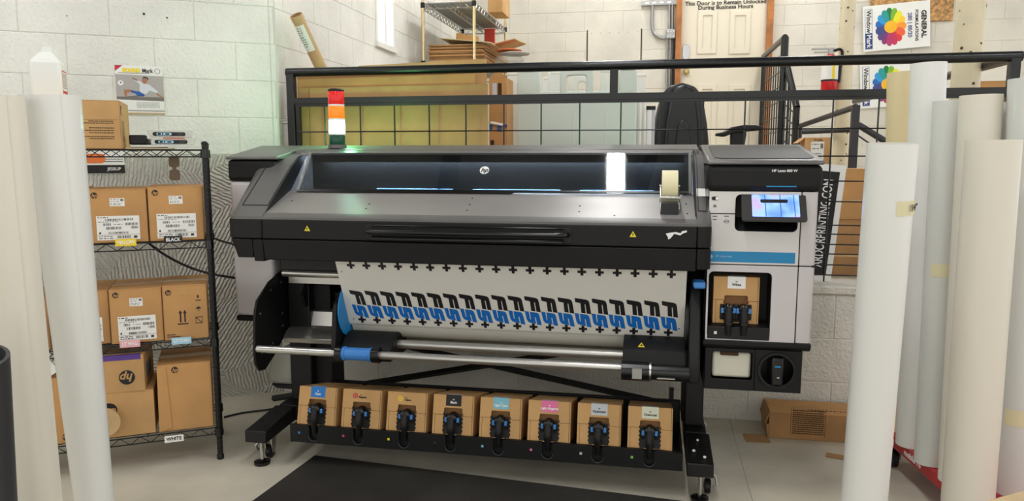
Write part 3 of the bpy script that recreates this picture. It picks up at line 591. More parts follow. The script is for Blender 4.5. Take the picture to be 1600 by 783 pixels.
# clear plastic tray under the left end
tp = [(-1.79,.45),(-1.77,.62),(-1.74,.66),(-1.70,.66)]
P('drip_tray', MB().prism([(-1.86,.29),(-1.82,.43),(-1.715,.43),(-1.715,.262),(-1.83,.262)], 'y', 3.28, 3.46), 'tray_plastic', None, .02, 4, label='clear plastic drip tray'); P('drip_tray_foot', MB().prism([(-1.83,.262),(-1.715,.262),(-1.715,.242),(-1.80,.245)], 'y', 3.28, 3.46), 'black')
# columns, legs, feet, casters
for x0, x1, nm in ((-1.71, -1.60, 'L'), (.155, .235, 'R')):
    xm = (x0+x1)/2
    P('stand_column', MB().box(x0, x1, 3.25, 3.42, .20, .87), 'black', None, .006)
    P('stand_column', MB().box(x0+.03 if nm == 'L' else x0-.01, x1+.085 if nm == 'L' else x1, 3.30, 3.44, .20, .87), 'black_soft', None, .004)
    lx0, lx1 = (-1.757, -1.657) if nm == 'L' else (.155, .258)
    lg = P('leg', MB().add([(lx0,2.9,.117),(lx1,2.9,.117),(lx1,3.18,.125),(lx0,3.18,.125),(lx0,2.9,.172),(lx1,2.9,.172),(lx1,3.18,.195),(lx0,3.18,.195)], [(0,1,2,3),(4,5,6,7),(0,1,5,4),(1,2,6,5),(2,3,7,6),(3,0,4,7)]), 'black', None, .004)
    ox = lx0+.02 if nm == 'L' else lx0-.0; P('leg', MB().add([(ox,3.18,.125),(ox+.09,3.18,.125),(ox+.09,3.62,.125),(ox,3.62,.125),(ox,3.18,.200),(ox+.09,3.18,.200),(ox+.09,3.62,.215),(ox,3.62,.215)], [(0,1,2,3),(4,5,6,7),(0,1,5,4),(1,2,6,5),(2,3,7,6),(3,0,4,7)]), 'black', None, .004)
    q = MB()
    for dx, y, r in ((.03, 3.0, .006), (.07, 2.95, .006), (.05, 3.1, .005)): q.cyl((lx0+dx, y, .176+(y-2.9)*.08), (lx0+dx, y, .182+(y-2.9)*.08), r, n=8)
    P('leg_bolt', q, 'paper' if nm == 'R' else 'dark', lg)
    fx = lx0 + (.05 if nm == 'L' else .055)
    for fy in (2.95, 3.56):
        ft = P('levelling_foot', MB().lathe([(.034,0),(.036,.004),(.036,.014),(.02,.02),(.012,.024)], 24, (fx, fy, 0)), 'black_gloss'); P('foot_rod', MB().cyl((fx, fy, .02), (fx, fy, .122), .0085, n=12), 'steel', ft)
        cx, cy = fx + (.0 if nm == 'L' else .035), fy+.075
        wh = P('caster_wheel', MB().lathe([(.026,-.012),(.03,-.009),(.03,.009),(.026,.012)], 24, (cx, cy, .031), 'x'), 'black')
        P('caster_fork', MB().prism([(cy-.02,.118),(cy+.03,.118),(cy+.012,.028),(cy-.012,.028)], 'x', cx-.018, cx-.014).prism([(cy-.02,.118),(cy+.03,.118),(cy+.012,.028),(cy-.012,.028)], 'x', cx+.014, cx+.018).box(cx-.018, cx+.018, cy-.02, cy+.03, .112, .12), 'steel', wh)
        P('caster_brake', MB().tube([(cx-.035, cy-.04, .05), (cx-.04, cy-.055, .075), (cx-.02, cy-.05, .10)] if nm == 'L' else [(cx+.035, cy-.04, .05), (cx+.03, cy-.02, .08), (cx+.01, cy-.02, .10)], .006, 6), 'zinc', wh)
P('tray_back', MB().box(-1.565, .14, 3.335, 3.36, .116, .282), 'black', None, .004)
P('tray_hook', MB().box(.09, .11, 3.34, 3.36, .28, .335), 'black')
def bar(a, b, r=.018): return P('cross_brace', MB().tube([a, b], r, 4), 'black')
a, b = at(585, 598, Y=3.62), at(725, 576, Y=3.62); bar(a - (b-a)*1.2, b + (b-a)*2.2, .017)
a, b = at(810, 580, Y=3.64), at(985, 619, Y=3.64); bar(a - (b-a)*2.2, b + (b-a)*.45, .017)
# ink tray
TY = 2.95
xs_ = [-1.545 + i*.2085 for i in range(8)]
def notch(x, w, z):    # U notch
    return [(x-w, .195)] + [(x + w*math.cos(PI + PI*i/8), z + w*math.sin(PI + PI*i/8)) for i in range(9)] + [(x+w, .195)]
poly = [(-1.565,.116),(.14,.116),(.14,.19)]
for x in reversed(xs_): poly += list(reversed(notch(x+.092, .022, .150)))
poly += [(-1.565,.195)]
P('ink_tray_front', MB().prism(poly, 'y', TY, TY+.016), 'black_soft'); P('ink_tray', MB().box(-1.565, .14, TY+.016, 3.34, .116, .13).box(-1.565, -1.555, TY+.016, 3.34, .13, .185).box(.13, .14, TY+.016, 3.34, .13, .185).box(-1.555, .13, TY+.0165, TY+.019, .13, .185).prism([(TY+.06,.13),(TY+.06,.166),(3.33,.118),(3.33,.116)], 'x', -1.555, .13), 'black')
for x, m in zip(xs_, ('ink_cyan', 'magenta', 'yellow', 'dark_grey', 'label_lcyan', 'label_pink', 'label_grey', 'green')):
    P('slot_mark', MB().box(x+.018, x+.028, TY-.0008, TY+.001, .155, .165), m)
    P('notch_trim', MB().tube([(x+.092+.024*math.cos(PI+PI*i/10), TY-.001, .149+.024*math.sin(PI+PI*i/10)) for i in range(11)], .002, 5), 'dark_grey')
# ------------------------------------------------------------------ ink cartons in the tray
def ink_carton(label, loc, w, d, h, group, tilt=0, cutw=.082, mats=('cardboard', 'cardboard_edge'), lab=None, txt='', badge=None, txtm='paper', nh=.116):
    t = thing('ink_carton', label, 'carton', loc, 0, group, rot=(-tilt, 0, 0)); hw = w/2; th = .004
    B = lambda n, q, m, p=None, bev=0: obj(n, q, m, p or t, bev, world=False)
    # front panel with a toothed cut-out
    x0, x1, zt = -cutw/2, cutw/2, nh; pts = [(-hw,0),(-hw,h)] if False else []
    left = [(x0, 0)]; right = [(x1, 0)]; n = 5
    for i in range(n):
        z = .012 + i*(zt-.03)/n; st = (zt-.03)/n
        left += [(x0, z), (x0-.004, z+.25*st), (x0-.004, z+.6*st), (x0, z+.85*st)]; right += [(x1, z), (x1+.004, z+.25*st), (x1+.004, z+.6*st), (x1, z+.85*st)]
    arch = [(x0+.006*(1-math.cos(.5*PI*i/3)), zt-.006+.006*math.sin(.5*PI*i/3)) for i in range(4)] + [(x1-.006*(1-math.cos(.5*PI*i/3)), zt-.006+.006*math.sin(.5*PI*i/3)) for i in (3,2,1,0)]
    poly = [(-hw, 0)] + left + arch + right[::-1] + [(hw, 0), (hw, h), (-hw, h)]
    B('front_panel', MB().prism(poly, 'y', -d/2, -d/2+th), mats[0])
    B('body', MB().box(-hw, -hw+th, -d/2+th, d/2, 0, h-th).box(hw-th, hw, -d/2+th, d/2, 0, h-th).box(-hw, hw, d/2-th, d/2, 0, h-th).box(-hw, hw, -d/2+th, d/2, h-th, h).box(-hw+th, hw-th, -d/2+th, d/2-th, 0, th), mats[0])
    B('inner_flap', MB().box(x0-.02, x1+.02, -d/2+.020, -d/2+.023, th, h-th-.002), 'cardboard_edge'); B('spout_bay', MB().box(x0-.003, x1+.003, -d/2+.006, -d/2+.02, th, nh*.62), 'dark')
    for sx0, sx1, sz0, sz1 in ((-hw, x0-.002, h*.50, h*.508), (x1+.002, hw, h*.48, h*.488), (hw-.006, hw-.0045, 0, h), (-hw+.010, -hw+.0112, 0, h*.5)): B('seam', MB().box(sx0, sx1, -d/2-.0006, -d/2+.001, sz0, sz1), 'cut_dark')
    q = MB()
    for x in (-.3, -.26, .22, .26): q.box(x*w, x*w+.005, -d/2+.012, -d/2+.014, h, h+.0005)
    B('perforation', q, 'cut_dark')
    if lab:
        l = B('label', MB().box(-.034, .034, -d/2-.001, -d/2, h-.046, h).box(-.034, .034, -d/2-.001, -d/2+.04, h, h+.001), lab)
        B('label_sheen', MB().box(-.034, .034, -d/2+.006, -d/2+.04, h+.001, h+.0015), 'label_grey', l)
        text('label_lettering', txt, .0135, txtm, l, (0, -d/2-.0016, h-.031), (1,0,0), (0,0,1), .0004, .0003, world=False); text('label_lettering', 'hp', .008, txtm, l, (0, -d/2-.0016, h-.018), (1,0,0), (0,0,1), .0002, .0003, world=False)
    if badge:
        B('badge', MB().pipe((badge[1], -d/2, h-.028), (badge[1], -d/2-.001, h-.028), .0115, .0075, 20).cyl((badge[1], -d/2, h-.028), (badge[1], -d/2-.001, h-.028), .004, n=12), badge[0])
        text('carton_lettering', txt, .011, 'print_black', t, (badge[1]+.034, -d/2-.0008, h-.033), (1,0,0), (0,0,1), .0004, .0003, world=False); text('carton_lettering', 'hp', .007, 'print_black', t, (badge[1]+.026, -d/2-.0008, h-.023), (1,0,0), (0,0,1), .0002, .0003, world=False)
    return t
def connector(x, y, z, s=1.0, stem=.075):
    """black plug with two blue release tabs and a hose running down the front"""
    q = MB().lathe([(.012, .03), (.021*s, .026), (.024*s, .0), (.022*s, -.014), (.014*s, -.02)], 20, (x, y, z), 'y')
    c = P('ink_connector', q, 'black_gloss')
    P('connector_wing', MB().box(x-.037*s, x-.02*s, y+.004, y+.012, z-.045, z+.018).box(x+.02*s, x+.037*s, y+.004, y+.012, z-.045, z+.018), 'black', c, .004)
    P('connector_stem', MB().tube([(x, y-.012, z+.006), (x, y-.024, z-.02), (x, y-.028, z-.045), (x, y-.026, z-stem), (x, y-.022, z-stem-.03)], [.013, .0155, .0155, .0125, .011], 14), 'black', c)
    P('connector_nut', MB().cyl((x, y-.028, z-.056), (x, y-.028, z-.044), .0175, n=14), 'black_gloss', c)
    for sx in (-1, 1): P('release_tab', MB().box(x+sx*.0255*s-.0065, x+sx*.0255*s+.0065, y-.010, y-.003, z-.016, z+.004), 'tab_blue', c, .002, label='blue release tab')
spec = [('brown ink carton with blue Cyan label, leftmost in the printer tray', 'label_cyan', 'Cyan', None, 'paper'),
        ('brown ink carton with a red ring mark, second in the printer tray', None, 'Magenta', ('red_print', -.032), None),
        ('brown ink carton with a yellow ring mark, third in the printer tray', None, 'Yellow', ('yellow', -.032), None),
        ('brown ink carton with a black label in the printer tray', 'print_black', 'Black', None, 'paper'),
        ('brown ink carton with a pale turquoise label in the printer tray', 'label_lcyan', 'Light Cyan', None, 'paper'),
        ('brown ink carton with a pink label in the printer tray', 'label_pink', 'Light Magenta', None, 'paper'),
        ('brown ink carton with a pale grey Optimizer label in the tray', 'label_grey', 'Optimizer', None, 'print_black'),
        ('brown ink carton with a pale green Overcoat label, rightmost in the tray', 'label_green', 'Overcoat', None, 'print_black')]
for x, (lab, lm, tx, bd, tm) in zip(xs_, spec):
    w = .180; ink_carton(lab, (x+w/2+.003, 2.972+.15*math.cos(R(14)), .189-.15*math.sin(R(14))), w, .30, .170, 'ink cartons in the printer tray', R(14), lab=lm, txt=tx, badge=bd, txtm=tm or 'paper')
    connector(x+.092, 2.983, .262)
bxm = (w0.x+w1.x)/2
ink_carton('brown ink carton with a white label inside the right-hand printer unit', (at(1150, 470, Y=FY+.02).x, FY+.0665, w1.z+.0555), .174, .09, .186, None, 0, .09, lab='white', txt='White', txtm='print_black', nh=.112)
bxm = at(1150, 470, Y=FY+.02).x
connector(bxm-.029, FY+.012, w1.z+.115, .85, .07); connector(bxm+.029, FY+.012, w1.z+.115, .85, .07)
# ------------------------------------------------------------------ printed vinyl coming out of the printer
VT, VB = Vector((0, 2.955, .94)), Vector((0, 3.088, .64)); vx0, vx1 = -1.328, .135
vv = (VB-VT).normalized(); vn = Vector((0, vv.z, -vv.y)); VLn = (VB-VT).length
VS = thing('printed_vinyl', 'white vinyl sheet printed with rows of black and blue letters', 'print', (-.57, 3.1, .56))
sec = [VT - vv*.02, VT, VT + vv*VLn*.5, VB] ; r_ = .03; cen = VB - vn*r_
a0 = math.atan2((VB-cen).z, (VB-cen).y)
sec = [VT - vv*.03, VT] + [VT + vv*VLn*i/6 for i in range(1, 7)] + [cen + Vector((0, r_*math.cos(a0 + R(t)), r_*math.sin(a0 + R(t)))) for t in (15, 30, 45, 60, 75)]
sec += [sec[-1] + Vector((0, .05, .005)), sec[-1] + Vector((0, .12, .03))]
n_ = len(sec); vs = []
for x in (vx0, vx1):
    for i, p in enumerate(sec):
        tx = x + (-.003 if x < 0 else .0); vs.append((tx, p.y, p.z))
off = [];
for i, p in enumerate(sec):
    d = (sec[min(i+1, n_-1)] - sec[max(i-1, 0)]).normalized(); nn = Vector((0, d.z, -d.y)); off.append(p - nn*.0008)
vs += [(vx0, p.y, p.z) for p in off] + [(vx1, p.y, p.z) for p in off]
fs = [(i, i+1, n_+i+1, n_+i) for i in range(n_-1)] + [(2*n_+i, 3*n_+i, 3*n_+i+1, 2*n_+i+1) for i in range(n_-1)] + [(i, 2*n_+i, 2*n_+i+1, i+1) for i in range(n_-1)] + [(n_+i, n_+i+1, 3*n_+i+1, 3*n_+i) for i in range(n_-1)] + [(0, n_, 3*n_, 2*n_), (n_-1, 3*n_-1, 4*n_-1, 2*n_-1)]
obj('sheet', MB().add(vs, fs), 'vinyl', VS)
# roll being wound below
obj('wound_roll', MB().cyl((vx0+.004, 3.19, .645), (vx1-.002, 3.19, .645), .088, n=40), 'vinyl_back', VS)
vu = Vector((1,0,0)); vup = -vv
def pl(x, y): return (x, y)
def rot_plus(s): 
    a, b = s*.34, s
    return [(-a,-b),(a,-b),(a,-a),(b,-a),(b,a),(a,a),(a,b),(-a,b),(-a,a),(-b,a),(-b,-a),(-a,-a)]
# the letter F turned clockwise: stem along the top, arms hanging down; S likewise
F_ = [(-.5,1.0),(.22,.91),(.36,.85),(.42,.72),(.52,.0),(.24,.03),(.175,.60),(.145,.63),(.12,.60),(.17,.04),(-.10,.07),(-.14,.67),(-.46,.74)]
S_ = [(-.5,.98),(-.235,.95),(-.18,.42),(-.155,.38),(-.13,.42),(-.165,.94),(.30,.88),(.40,.80),(.45,.62),(.55,.0),(.26,.04),(.19,.54),(.16,.57),(.13,.54),(.19,.09),(-.10,.13),(-.30,.2),(-.40,.36)]
def outline(poly, sx, sy, ox, oy): return [(ox + p[0]*sx, oy + p[1]*sy) for p in poly]
nm_ = 20
pm = MB(); pF = MB(); pS = MB()
def face_poly(mb, poly, x):
    # tessellate so that concave letters fill properly
    from mathutils.geometry import tessellate_polygon
    P3 = [Vector((p[0], p[1], 0)) for p in poly]; tri = tessellate_polygon([P3]); o = VT + vn*.0006
    mb.add([o + vu*(x + p[0]) + vv*p[1] for p in poly], [tuple(t) for t in tri])
mesh_cache = {}
def letter(name, poly, x, m):
    if name not in mesh_cache:
        q = MB(); face_poly(q, poly, 0); q.xf(VS.matrix_basis.inverted()); me = bpy.data.meshes.new(name); me.from_pydata([tuple(v) for v in q.v], [], q.f); me.materials.append(M[m]); mesh_cache[name] = me
    o = bpy.data.objects.new(name.rstrip('12'), mesh_cache[name]); C.objects.link(o); o.parent = VS; o.location = (x, 0, 0)
xa_ = at(547.5, 415, Y=2.962).x; step = (at(1049, 430, Y=2.962).x - xa_)/19
for i in range(nm_):
    x = xa_ + i*step
    letter('plus_mark1', outline(rot_plus(.0175), 1, 1, 0, .026), x, 'ink_black')
    letter('letter_f', [(p[0]*.066, .154 + (1-p[1])*.080) for p in F_], x-.001, 'ink_black')
    letter('letter_s', [(p[0]*.066 + .001, .229 + (1-p[1])*.073) for p in S_], x-.004, 'ink_blue')
    letter('plus_mark2', outline(rot_plus(.0175), 1, 1, 0, .312), x-.003, 'ink_black')
for x, y in ((vx0+.016, .06), (vx0+.022, .31), (vx1-.02, .29)): letter('registration_dot', [(.003*math.cos(2*PI*i/8), .003*math.sin(2*PI*i/8)) for i in range(8)], x, 'ink_black') if False else obj('registration_dot', MB().slab(VT + vn*.0002 + vu*x + vv*y, vu, vv, vn, [(.003*math.cos(2*PI*i/8), .003*math.sin(2*PI*i/8)) for i in range(8)], .0005), 'ink_black', VS)
# ------------------------------------------------------------------ on the hood: tape dispenser, stickers
tdp = at(1046, 334, pl=(pl0, pn)); TX = tdp.x
TD = thing('tape_dispenser', 'cream masking tape roll in a metal dispenser on the hood plate', 'tape dispenser', (TX, tdp.y, tdp.z))
T_ = lambda n, q, m, p=None, bev=0: obj(n, q, m, p or TD, bev)
y0_ = tdp.y+.02; rc = Vector((TX, y0_+.06, pl0.z + (y0_+.06-pl0.y)*.377 + .075))
T_('tape_roll', MB().pipe((TX-.031, rc.y, rc.z), (TX+.031, rc.y, rc.z), .062, .036, 40), 'tape_cream'); T_('tape_core', MB().pipe((TX-.032, rc.y, rc.z), (TX+.032, rc.y, rc.z), .037, .033, 32), 'cardboard')
for sx in (-1, 1): T_('side_frame', MB().tube([(TX+sx*.036, y0_-.02, tdp.z+.012), (TX+sx*.036, y0_+.0, tdp.z+.045), (TX+sx*.036, rc.y, rc.z)], .0035, 6), 'steel')
T_('axle', MB().cyl((TX-.04, rc.y, rc.z), (TX+.04, rc.y, rc.z), .006, n=10), 'steel'); T_('guard_bar', MB().cyl((TX-.04, y0_-.006, tdp.z+.062), (TX+.04, y0_-.006, tdp.z+.062), .007, n=12), 'steel')
bs = (pl1-pl0).normalized(); T_('base_plate', MB().slab((TX, tdp.y+.02, tdp.z+.0085), (1,0,0), bs, pn, rrect(.072, .05, .004), .004), 'steel'); T_('front_plate', MB().slab((TX, tdp.y+.0, tdp.z+.018), (1,0,0), (0,.35,.94), (0,-.94,.35), rrect(.07, .045, .004), .003), 'black_gloss')
a, b = at(1087, 286, Y=3.05), at(1111, 304, Y=3.05)
capd = Vector((0, .245, .184)).normalized(); capn = Vector((0, -capd.z, capd.y)); cc = Vector((.193, 3.055, on_cap(3.055)))
single('masking_tape_patch', 'cream tape strip stuck over the right hood cap', 'tape', MB().slab(cc + capn*.0012, (1,0,0), capd, capn, [(-.026,-.024),(.024,-.024),(.024,.022),(-.026,.024)], .0006), 'paper')
c = at(1056, 367, Y=2.9)
single('torn_sticker', 'torn white sticker scrap on the black hood front', 'sticker', MB().slab((c.x, 2.8995, c.z), (1,0,0), (0,0,1), (0,-1,0), [(-.038,.004),(-.02,.008),(.0,.011),(.018,.006),(.022,.014),(.04,.018),(.041,.011),(.026,.006),(.016,-.002),(-.006,.004),(-.02,-.014),(-.028,-.018),(-.03,-.008)], .0015), 'paper')
# ------------------------------------------------------------------ wire shelf with cartons (local frame: x along the wall, y towards it)
F0 = Vector((-1.925, 2.968, 0)); SR = R(32); SM = Matrix.Translation(F0) @ Matrix.Rotation(SR, 4, 'Z'); LEN, DEP = .89, .34
SZ = (.150, .566, 1.008, 1.405)
def sl(px, py, off=0):
    p = at(px, py, pl=(F0 - N_*off, N_)); d = p-F0; return Vector((d.dot(E_), -d.dot(N_), p.z))
SH = thing('wire_shelf', 'black wire shelving unit with four tiers by the white block wall', 'shelf', F0, SR)
B = lambda n, q, m, p=None, bev=0: obj(n, q, m, p or SH, bev, world=False)
for x in (0, -LEN):
    for y in (0, DEP):
        q = MB().cyl((x, y, .008), (x, y, 1.43), .0125, n=14)
        po = B('post', q, 'black'); rg = MB()
        for i in range(55): rg.cyl((x, y, .05+i*.0254), (x, y, .053+i*.0254), .0135, n=14)
        B('post_groove', rg, 'black_gloss', po); B('post_foot', MB().lathe([(.014,0),(.016,.004),(.016,.02),(.013,.024)], 14, (x, y, 0)), 'black', po); B('post_cap', MB().lathe([(.0135,1.428),(.014,1.436),(.008,1.442)], 14, (x, y, 0)), 'black', po)
        for z in SZ: B('collar', MB().cyl((x, y, z-.035), (x, y, z+.002), .019, .0175, 14), 'black_gloss', po)
for z in SZ:
    q = MB(); r = .003
    for y in (0, DEP):
        q.cyl((-LEN, y, z), (0, y, z), r, n=6); q.cyl((-LEN, y, z-.03), (0, y, z-.03), r, n=6)
        n = 22; q.tube([(-LEN + LEN*i/n, y, z - (.03 if i % 2 else 0)) for i in range(n+1)], .0022, 5)
    for x in (-LEN, 0):
        q.cyl((x, 0, z), (x, DEP, z), r, n=6); q.cyl((x, 0, z-.03), (x, DEP, z-.03), r, n=6)
        n = 8; q.tube([(x, DEP*i/n, z - (.03 if i % 2 else 0)) for i in range(n+1)], .0022, 5)
    t = B('shelf_frame', q, 'black'); q = MB()
    for i in range(1, 13): q.cyl((-LEN, DEP*i/13, z+.001), (0, DEP*i/13, z+.001), .0018, n=5)
    for x in (-LEN*.33, -LEN*.66): q.cyl((x, 0, z-.004), (x, DEP, z-.004), .003, n=6)
    B('wire_deck', q, 'black', t)
def shelf_tag(px0, px1, py0, py1, s, m, tm, lab, grp='colour name tags on the wire shelf'):
    a, b = sl(px0, (py0+py1)/2, -.006), sl(px1, (py0+py1)/2, -.006); zc = (sl((px0+px1)/2, py0, -.006).z + sl((px0+px1)/2, py1, -.006).z)/2; w = b.x-a.x; h = .030
    c = SM @ Vector(((a.x+b.x)/2, -.005, zc))
    t = thing('shelf_tag', lab, 'tag', c - _u*h/2, SR, grp)
    l = obj('tag_card', MB().box(-w/2, w/2, -.002, .001, 0, h), m, t, world=False); text('tag_lettering', s, .021, tm, t, (0, -.0026, h/2), (1,0,0), (0,0,1), .0006, .0004, world=False, sx=min(1.15, w/(len(s)*.0165)))
shelf_tag(180, 213, 374, 384, 'YELLOW', 'yellow', 'white', 'yellow tag reading YELLOW on the shelf edge')
shelf_tag(256, 285, 370, 379, 'BLACK', 'print_black', 'paper', 'black tag reading BLACK on the shelf edge')
shelf_tag(187, 219, 532, 543, 'LT MAG', 'pink', 'white', 'pink tag reading LT MAG on the shelf edge')
shelf_tag(268, 299, 527, 538, 'LT CYAN', 'light_blue', 'white', 'pale blue tag reading LT CYAN on the shelf edge')
shelf_tag(257, 287, 680, 691, 'WHITE', 'paper', 'print_black', 'white tag reading WHITE on the lowest shelf edge')
U, V = (1,0,0), (0,0,1)
def carton(label, x0, x1, z, h, d=.30, y0=.02, m='cardboard_warm', rz=0, lg=None, flip=False, grp=None, tape=None, edge=True, tilt=0, open_=0):
    """corrugated box standing on the shelf: front at local y0"""
    w = x1-x0; c = SM @ Vector(((x0+x1)/2, y0+d/2, z))
    t = thing('carton', label, 'carton', c, SR+rz, grp); hw, hd = w/2, d/2
    Q = lambda n, q, mm, p=None, bev=0, lab=None: obj(n, q, mm, p or t, bev, world=False, label=lab)
    Q('body', MB().box(-hw, hw, -hd, hd, 0, h-.004), m, None, .002)
    Q('flap', MB().box(-hw, hw, -hd, -.001, h-.004, h), m, None, .001); Q('flap', MB().box(-hw, hw, .001, hd, h-.004, h), m, None, .001)
    if tape: Q('tape', MB().box(-hw-.0008, hw+.0008, -.028, .028, h, h+.0008).box(hw, hw+.001, -.028, .028, h-.06, h), tape)
    if edge:
        Q('seam', MB().box(-hw+.001, -hw+.0022, -hd-.0006, -hd+.001, 0, h-.004), 'cardboard_edge'); Q('seam', MB().box(hw-.0022, hw-.001, -hd-.0006, -hd+.001, 0, h-.004), 'cardboard_edge')
    if lg: logo(t, (-hw+lg[0], -hd-.0004, h-lg[1]), U, V, lg[2], 'print_black', m, flip, world=False)
    t['w'] = 0; del t['w']
    return t, w, d, h, Q
def labels(c):
    t, w, d, h, Q = c
    ship_label(t, (-w*.36, -d/2-.0005, h*.05), U, V, w*.72, h*.45, world=False); small_label(t, (-w*.12, -d/2-.0005, h*.68), U, V, w*.25, h*.15, world=False)
z3 = SZ[2]+.004; z2_ = SZ[1]+.004; z1_ = SZ[0]+.004; z4 = SZ[3]+.004
g = 'cartons on the wire shelf'
c = carton('brown carton with white barcode label above the YELLOW tag', -.470, -.243, z3, .228, lg=(.03, .026, .013), grp=g); labels(c)
c = carton('brown carton with white barcode label above the BLACK tag', -.238, -.020, z3, .235, lg=(.03, .026, .013), grp=g); labels(c)
c = carton('brown carton edge beside the two labelled cartons, behind the white roll', -.70, -.480, z3, .232, lg=(.03, .026, .013), grp=g); labels(c)
c = carton('brown carton with barcode label above the pink shelf tag', -.412, -.206, z2_, .238, lg=(.026, .024, .0125), grp=g, tape='tape_tan'); labels(c)
c = carton('brown carton with two upward arrows on the wire shelf', -.203, -.022, z2_, .243, lg=(.024, .030, .0125), grp=g, tape='tape_clear', y0=.01)
t, w, d, h, Q = c
q = MB()
for x in (-.022, -.004): q.slab((x, -d/2-.0003, h*.32), U, V, (0,-1,0), [(-.003,0),(.003,0),(.003,.04),(.0075,.04),(0,.055),(-.0075,.04),(-.003,.04)], .0004)
q.slab((-.013, -d/2-.0003, h*.32), U, V, (0,-1,0), [(-.022,-.01),(.022,-.01),(.022,-.005),(-.022,-.005)], .0004)
q.slab((.053, -d/2-.0003, h*.7), U, V, (0,-1,0), [(-.011,0),(.011,0),(.011,.004),(-.011,.004)], .0004); q.slab((.053, -d/2-.0003, h*.5), U, V, (0,-1,0), [(-.013,.012),(-.006,.02),(.004,.022),(.012,.014),(.002,.012),(.002,.002),(-.001,.002),(-.001,.012)], .0004)
q.slab((.053, -d/2-.0003, h*.28), U, V, (0,-1,0), [(-.015,0),(.015,0),(.015,.003),(-.015,.003)], .0004)
for a in (-.0145, .0125): q.slab((.053+a, -d/2-.0003, h*.28), U, V, (0,-1,0), [(0,0),(.002,0),(.002,.03),(0,.03)], .0004)
q.slab((.053, -d/2-.0003, h*.28), U, V, (0,-1,0), [(-.015,.027),(.015,.027),(.015,.03),(-.015,.03)], .0004); q.slab((.053, -d/2-.0003, h*.28), U, V, (0,-1,0), [(-.013,.026),(-.010,.027),(.013,.003),(.010,.002)], .0004)
lines(q, Vector((-.08, -d/2-.0003, .022)), Vector(U), Vector(V), Vector((0,-1,0)), 0, .035, 0, .004, .001); lines(q, Vector((-.08, -d/2-.0003, .013)), Vector(U), Vector(V), Vector((0,-1,0)), 0, .055, 0, .004, .001)
Q('carton_print', q, 'print_black'); Q('tape_end', MB().box(-.03, .018, -d/2-.001, -d/2, h-.045, h-.004), 'tape_tan'); text('carton_lettering', '6', .02, 'print_black', t, (.053, -d/2-.0008, h*.78), U, V, .0006, .0003, world=False)
c = carton('brown carton with barcode label partly hidden by the white roll', -.62, -.418, z2_, .235, y0=.05, grp=g, lg=(.026, .024, .0125)); labels(c)
c = carton('dark brown carton seen between the two white rolls', -.86, -.64, z2_, .225, m='cardboard_dark', grp=g, lg=(.19, .03, .0125))
# lowest tier
c = carton('large plain brown carton above the WHITE tag', -.243, -.022, z1_, .305, d=.30, lg=(.072, .026, .0145), grp=g, tape='tape_clear', y0=.015)
t, w, d, h, Q = c; Q('side_flap', MB().prism([(-w/2-.004,.0),(-w/2+.05,.018),(-w/2+.036,h-.008),(-w/2,h-.008)], 'y', -d/2-.004, -d/2), 'cardboard_warm', None, .001)
c = carton('dull brown carton lying under the purple taped carton', -.525, -.262, z1_, .20, d=.30, m='cardboard', lg=(.085, .075, .032), grp=g, edge=False)
pz = z1_ + .20
c = carton('upside-down brown carton with purple tape and inverted round logo', -.505, -.285, pz, .165, d=.27, m='cardboard', lg=(.15, .10, .032), flip=True, grp=g, rz=R(-3), edge=False)
t, w, d, h, Q = c; Q('purple_tape', MB().box(-w/2, w/2-.012, -d/2-.0012, -d/2, h-.022, h).box(-w/2, w/2-.012, -d/2-.0012, -d/2+.012, h, h+.0012), 'purple', lab='purple tape strip'); Q('sheen_tape', MB().box(-w/2, w/2, -d/2+.03, d/2-.05, h, h+.001), 'tape_clear'); Q('side_label', MB().box(w/2, w/2+.001, -.09, .05, .04, .11), 'print_grey')
c = carton('brown carton standing upside down beside the two white rolls', -.685, -.54, z1_, .29, d=.26, lg=(.08, .262, .018), flip=True, grp=g)
c = carton('white and green carton wedged at the shelf end between the rolls', -.80, -.70, z1_, .26, d=.24, m='plastic_white', grp=g)
t, w, d, h, Q = c; Q('red_line', MB().box(-w/2, w/2, -d/2-.001, -d/2, .2, .206).box(-w/2, w/2, -d/2-.001, -d/2, .03, .036), 'red_label'); Q('dark_window', MB().box(-w/2+.02, w/2-.01, -d/2-.001, -d/2, .21, .25), 'print_black')
cdm = SM @ Vector((-.70, .03, z1_+.34)); single('card_envelope', 'white printed card envelope poking out beside the white roll', 'envelope', MB().slab(cdm, (E_*.82 + _u*.55).normalized(), (_u*.82 - E_*.55).normalized(), N_, [(-.08,-.06),(.06,-.06),(.06,.05),(-.08,.05)], .01), 'paper')
dm = SM @ Vector((-.455, -.012, z1_+.085)); single('cardboard_disc', 'round tan cardboard disc in front of the lower carton', 'disc', MB().cyl(dm, dm + N_*.012, .062, n=28), 'kraft')
# top tier
c = carton('tan carton with printed lines on the top shelf beside black case', -.520, -.322, z4, .200, d=.32, m='cardboard', grp=g, edge=True, y0=.015)
t, w, d, h, Q = c; q = MB()
for i, zf in enumerate((.56, .52, .42, .37, .32, .24, .20)): lines(q, Vector((-w*.25, -d/2-.0003, h*zf)), Vector(U), Vector(V), Vector((0,-1,0)), (.0 if i % 2 else .03), w*.62, 0, .0035, .0015)
q.slab((-w*.4, -d/2-.0003, h*.60), U, V, (0,-1,0), [(0,0),(w*.85,0),(w*.85,.001),(0,.001)], .0003); Q('carton_print', q, 'cut_dark'); logo(t, (w/2+.0004, -d/2+.04, h-.04), (0,1,0), V, .022, 'print_black', 'cardboard', world=False)
q = MB()
for i in range(4): lines(q, Vector((w/2+.0003, -d/2+.05+i*.022, .03)), Vector((0,0,1)), Vector((0,-1,0)), Vector((1,0,0)), 0, .09, 0, .006, .002)
Q('side_print', q, 'cut_dark')
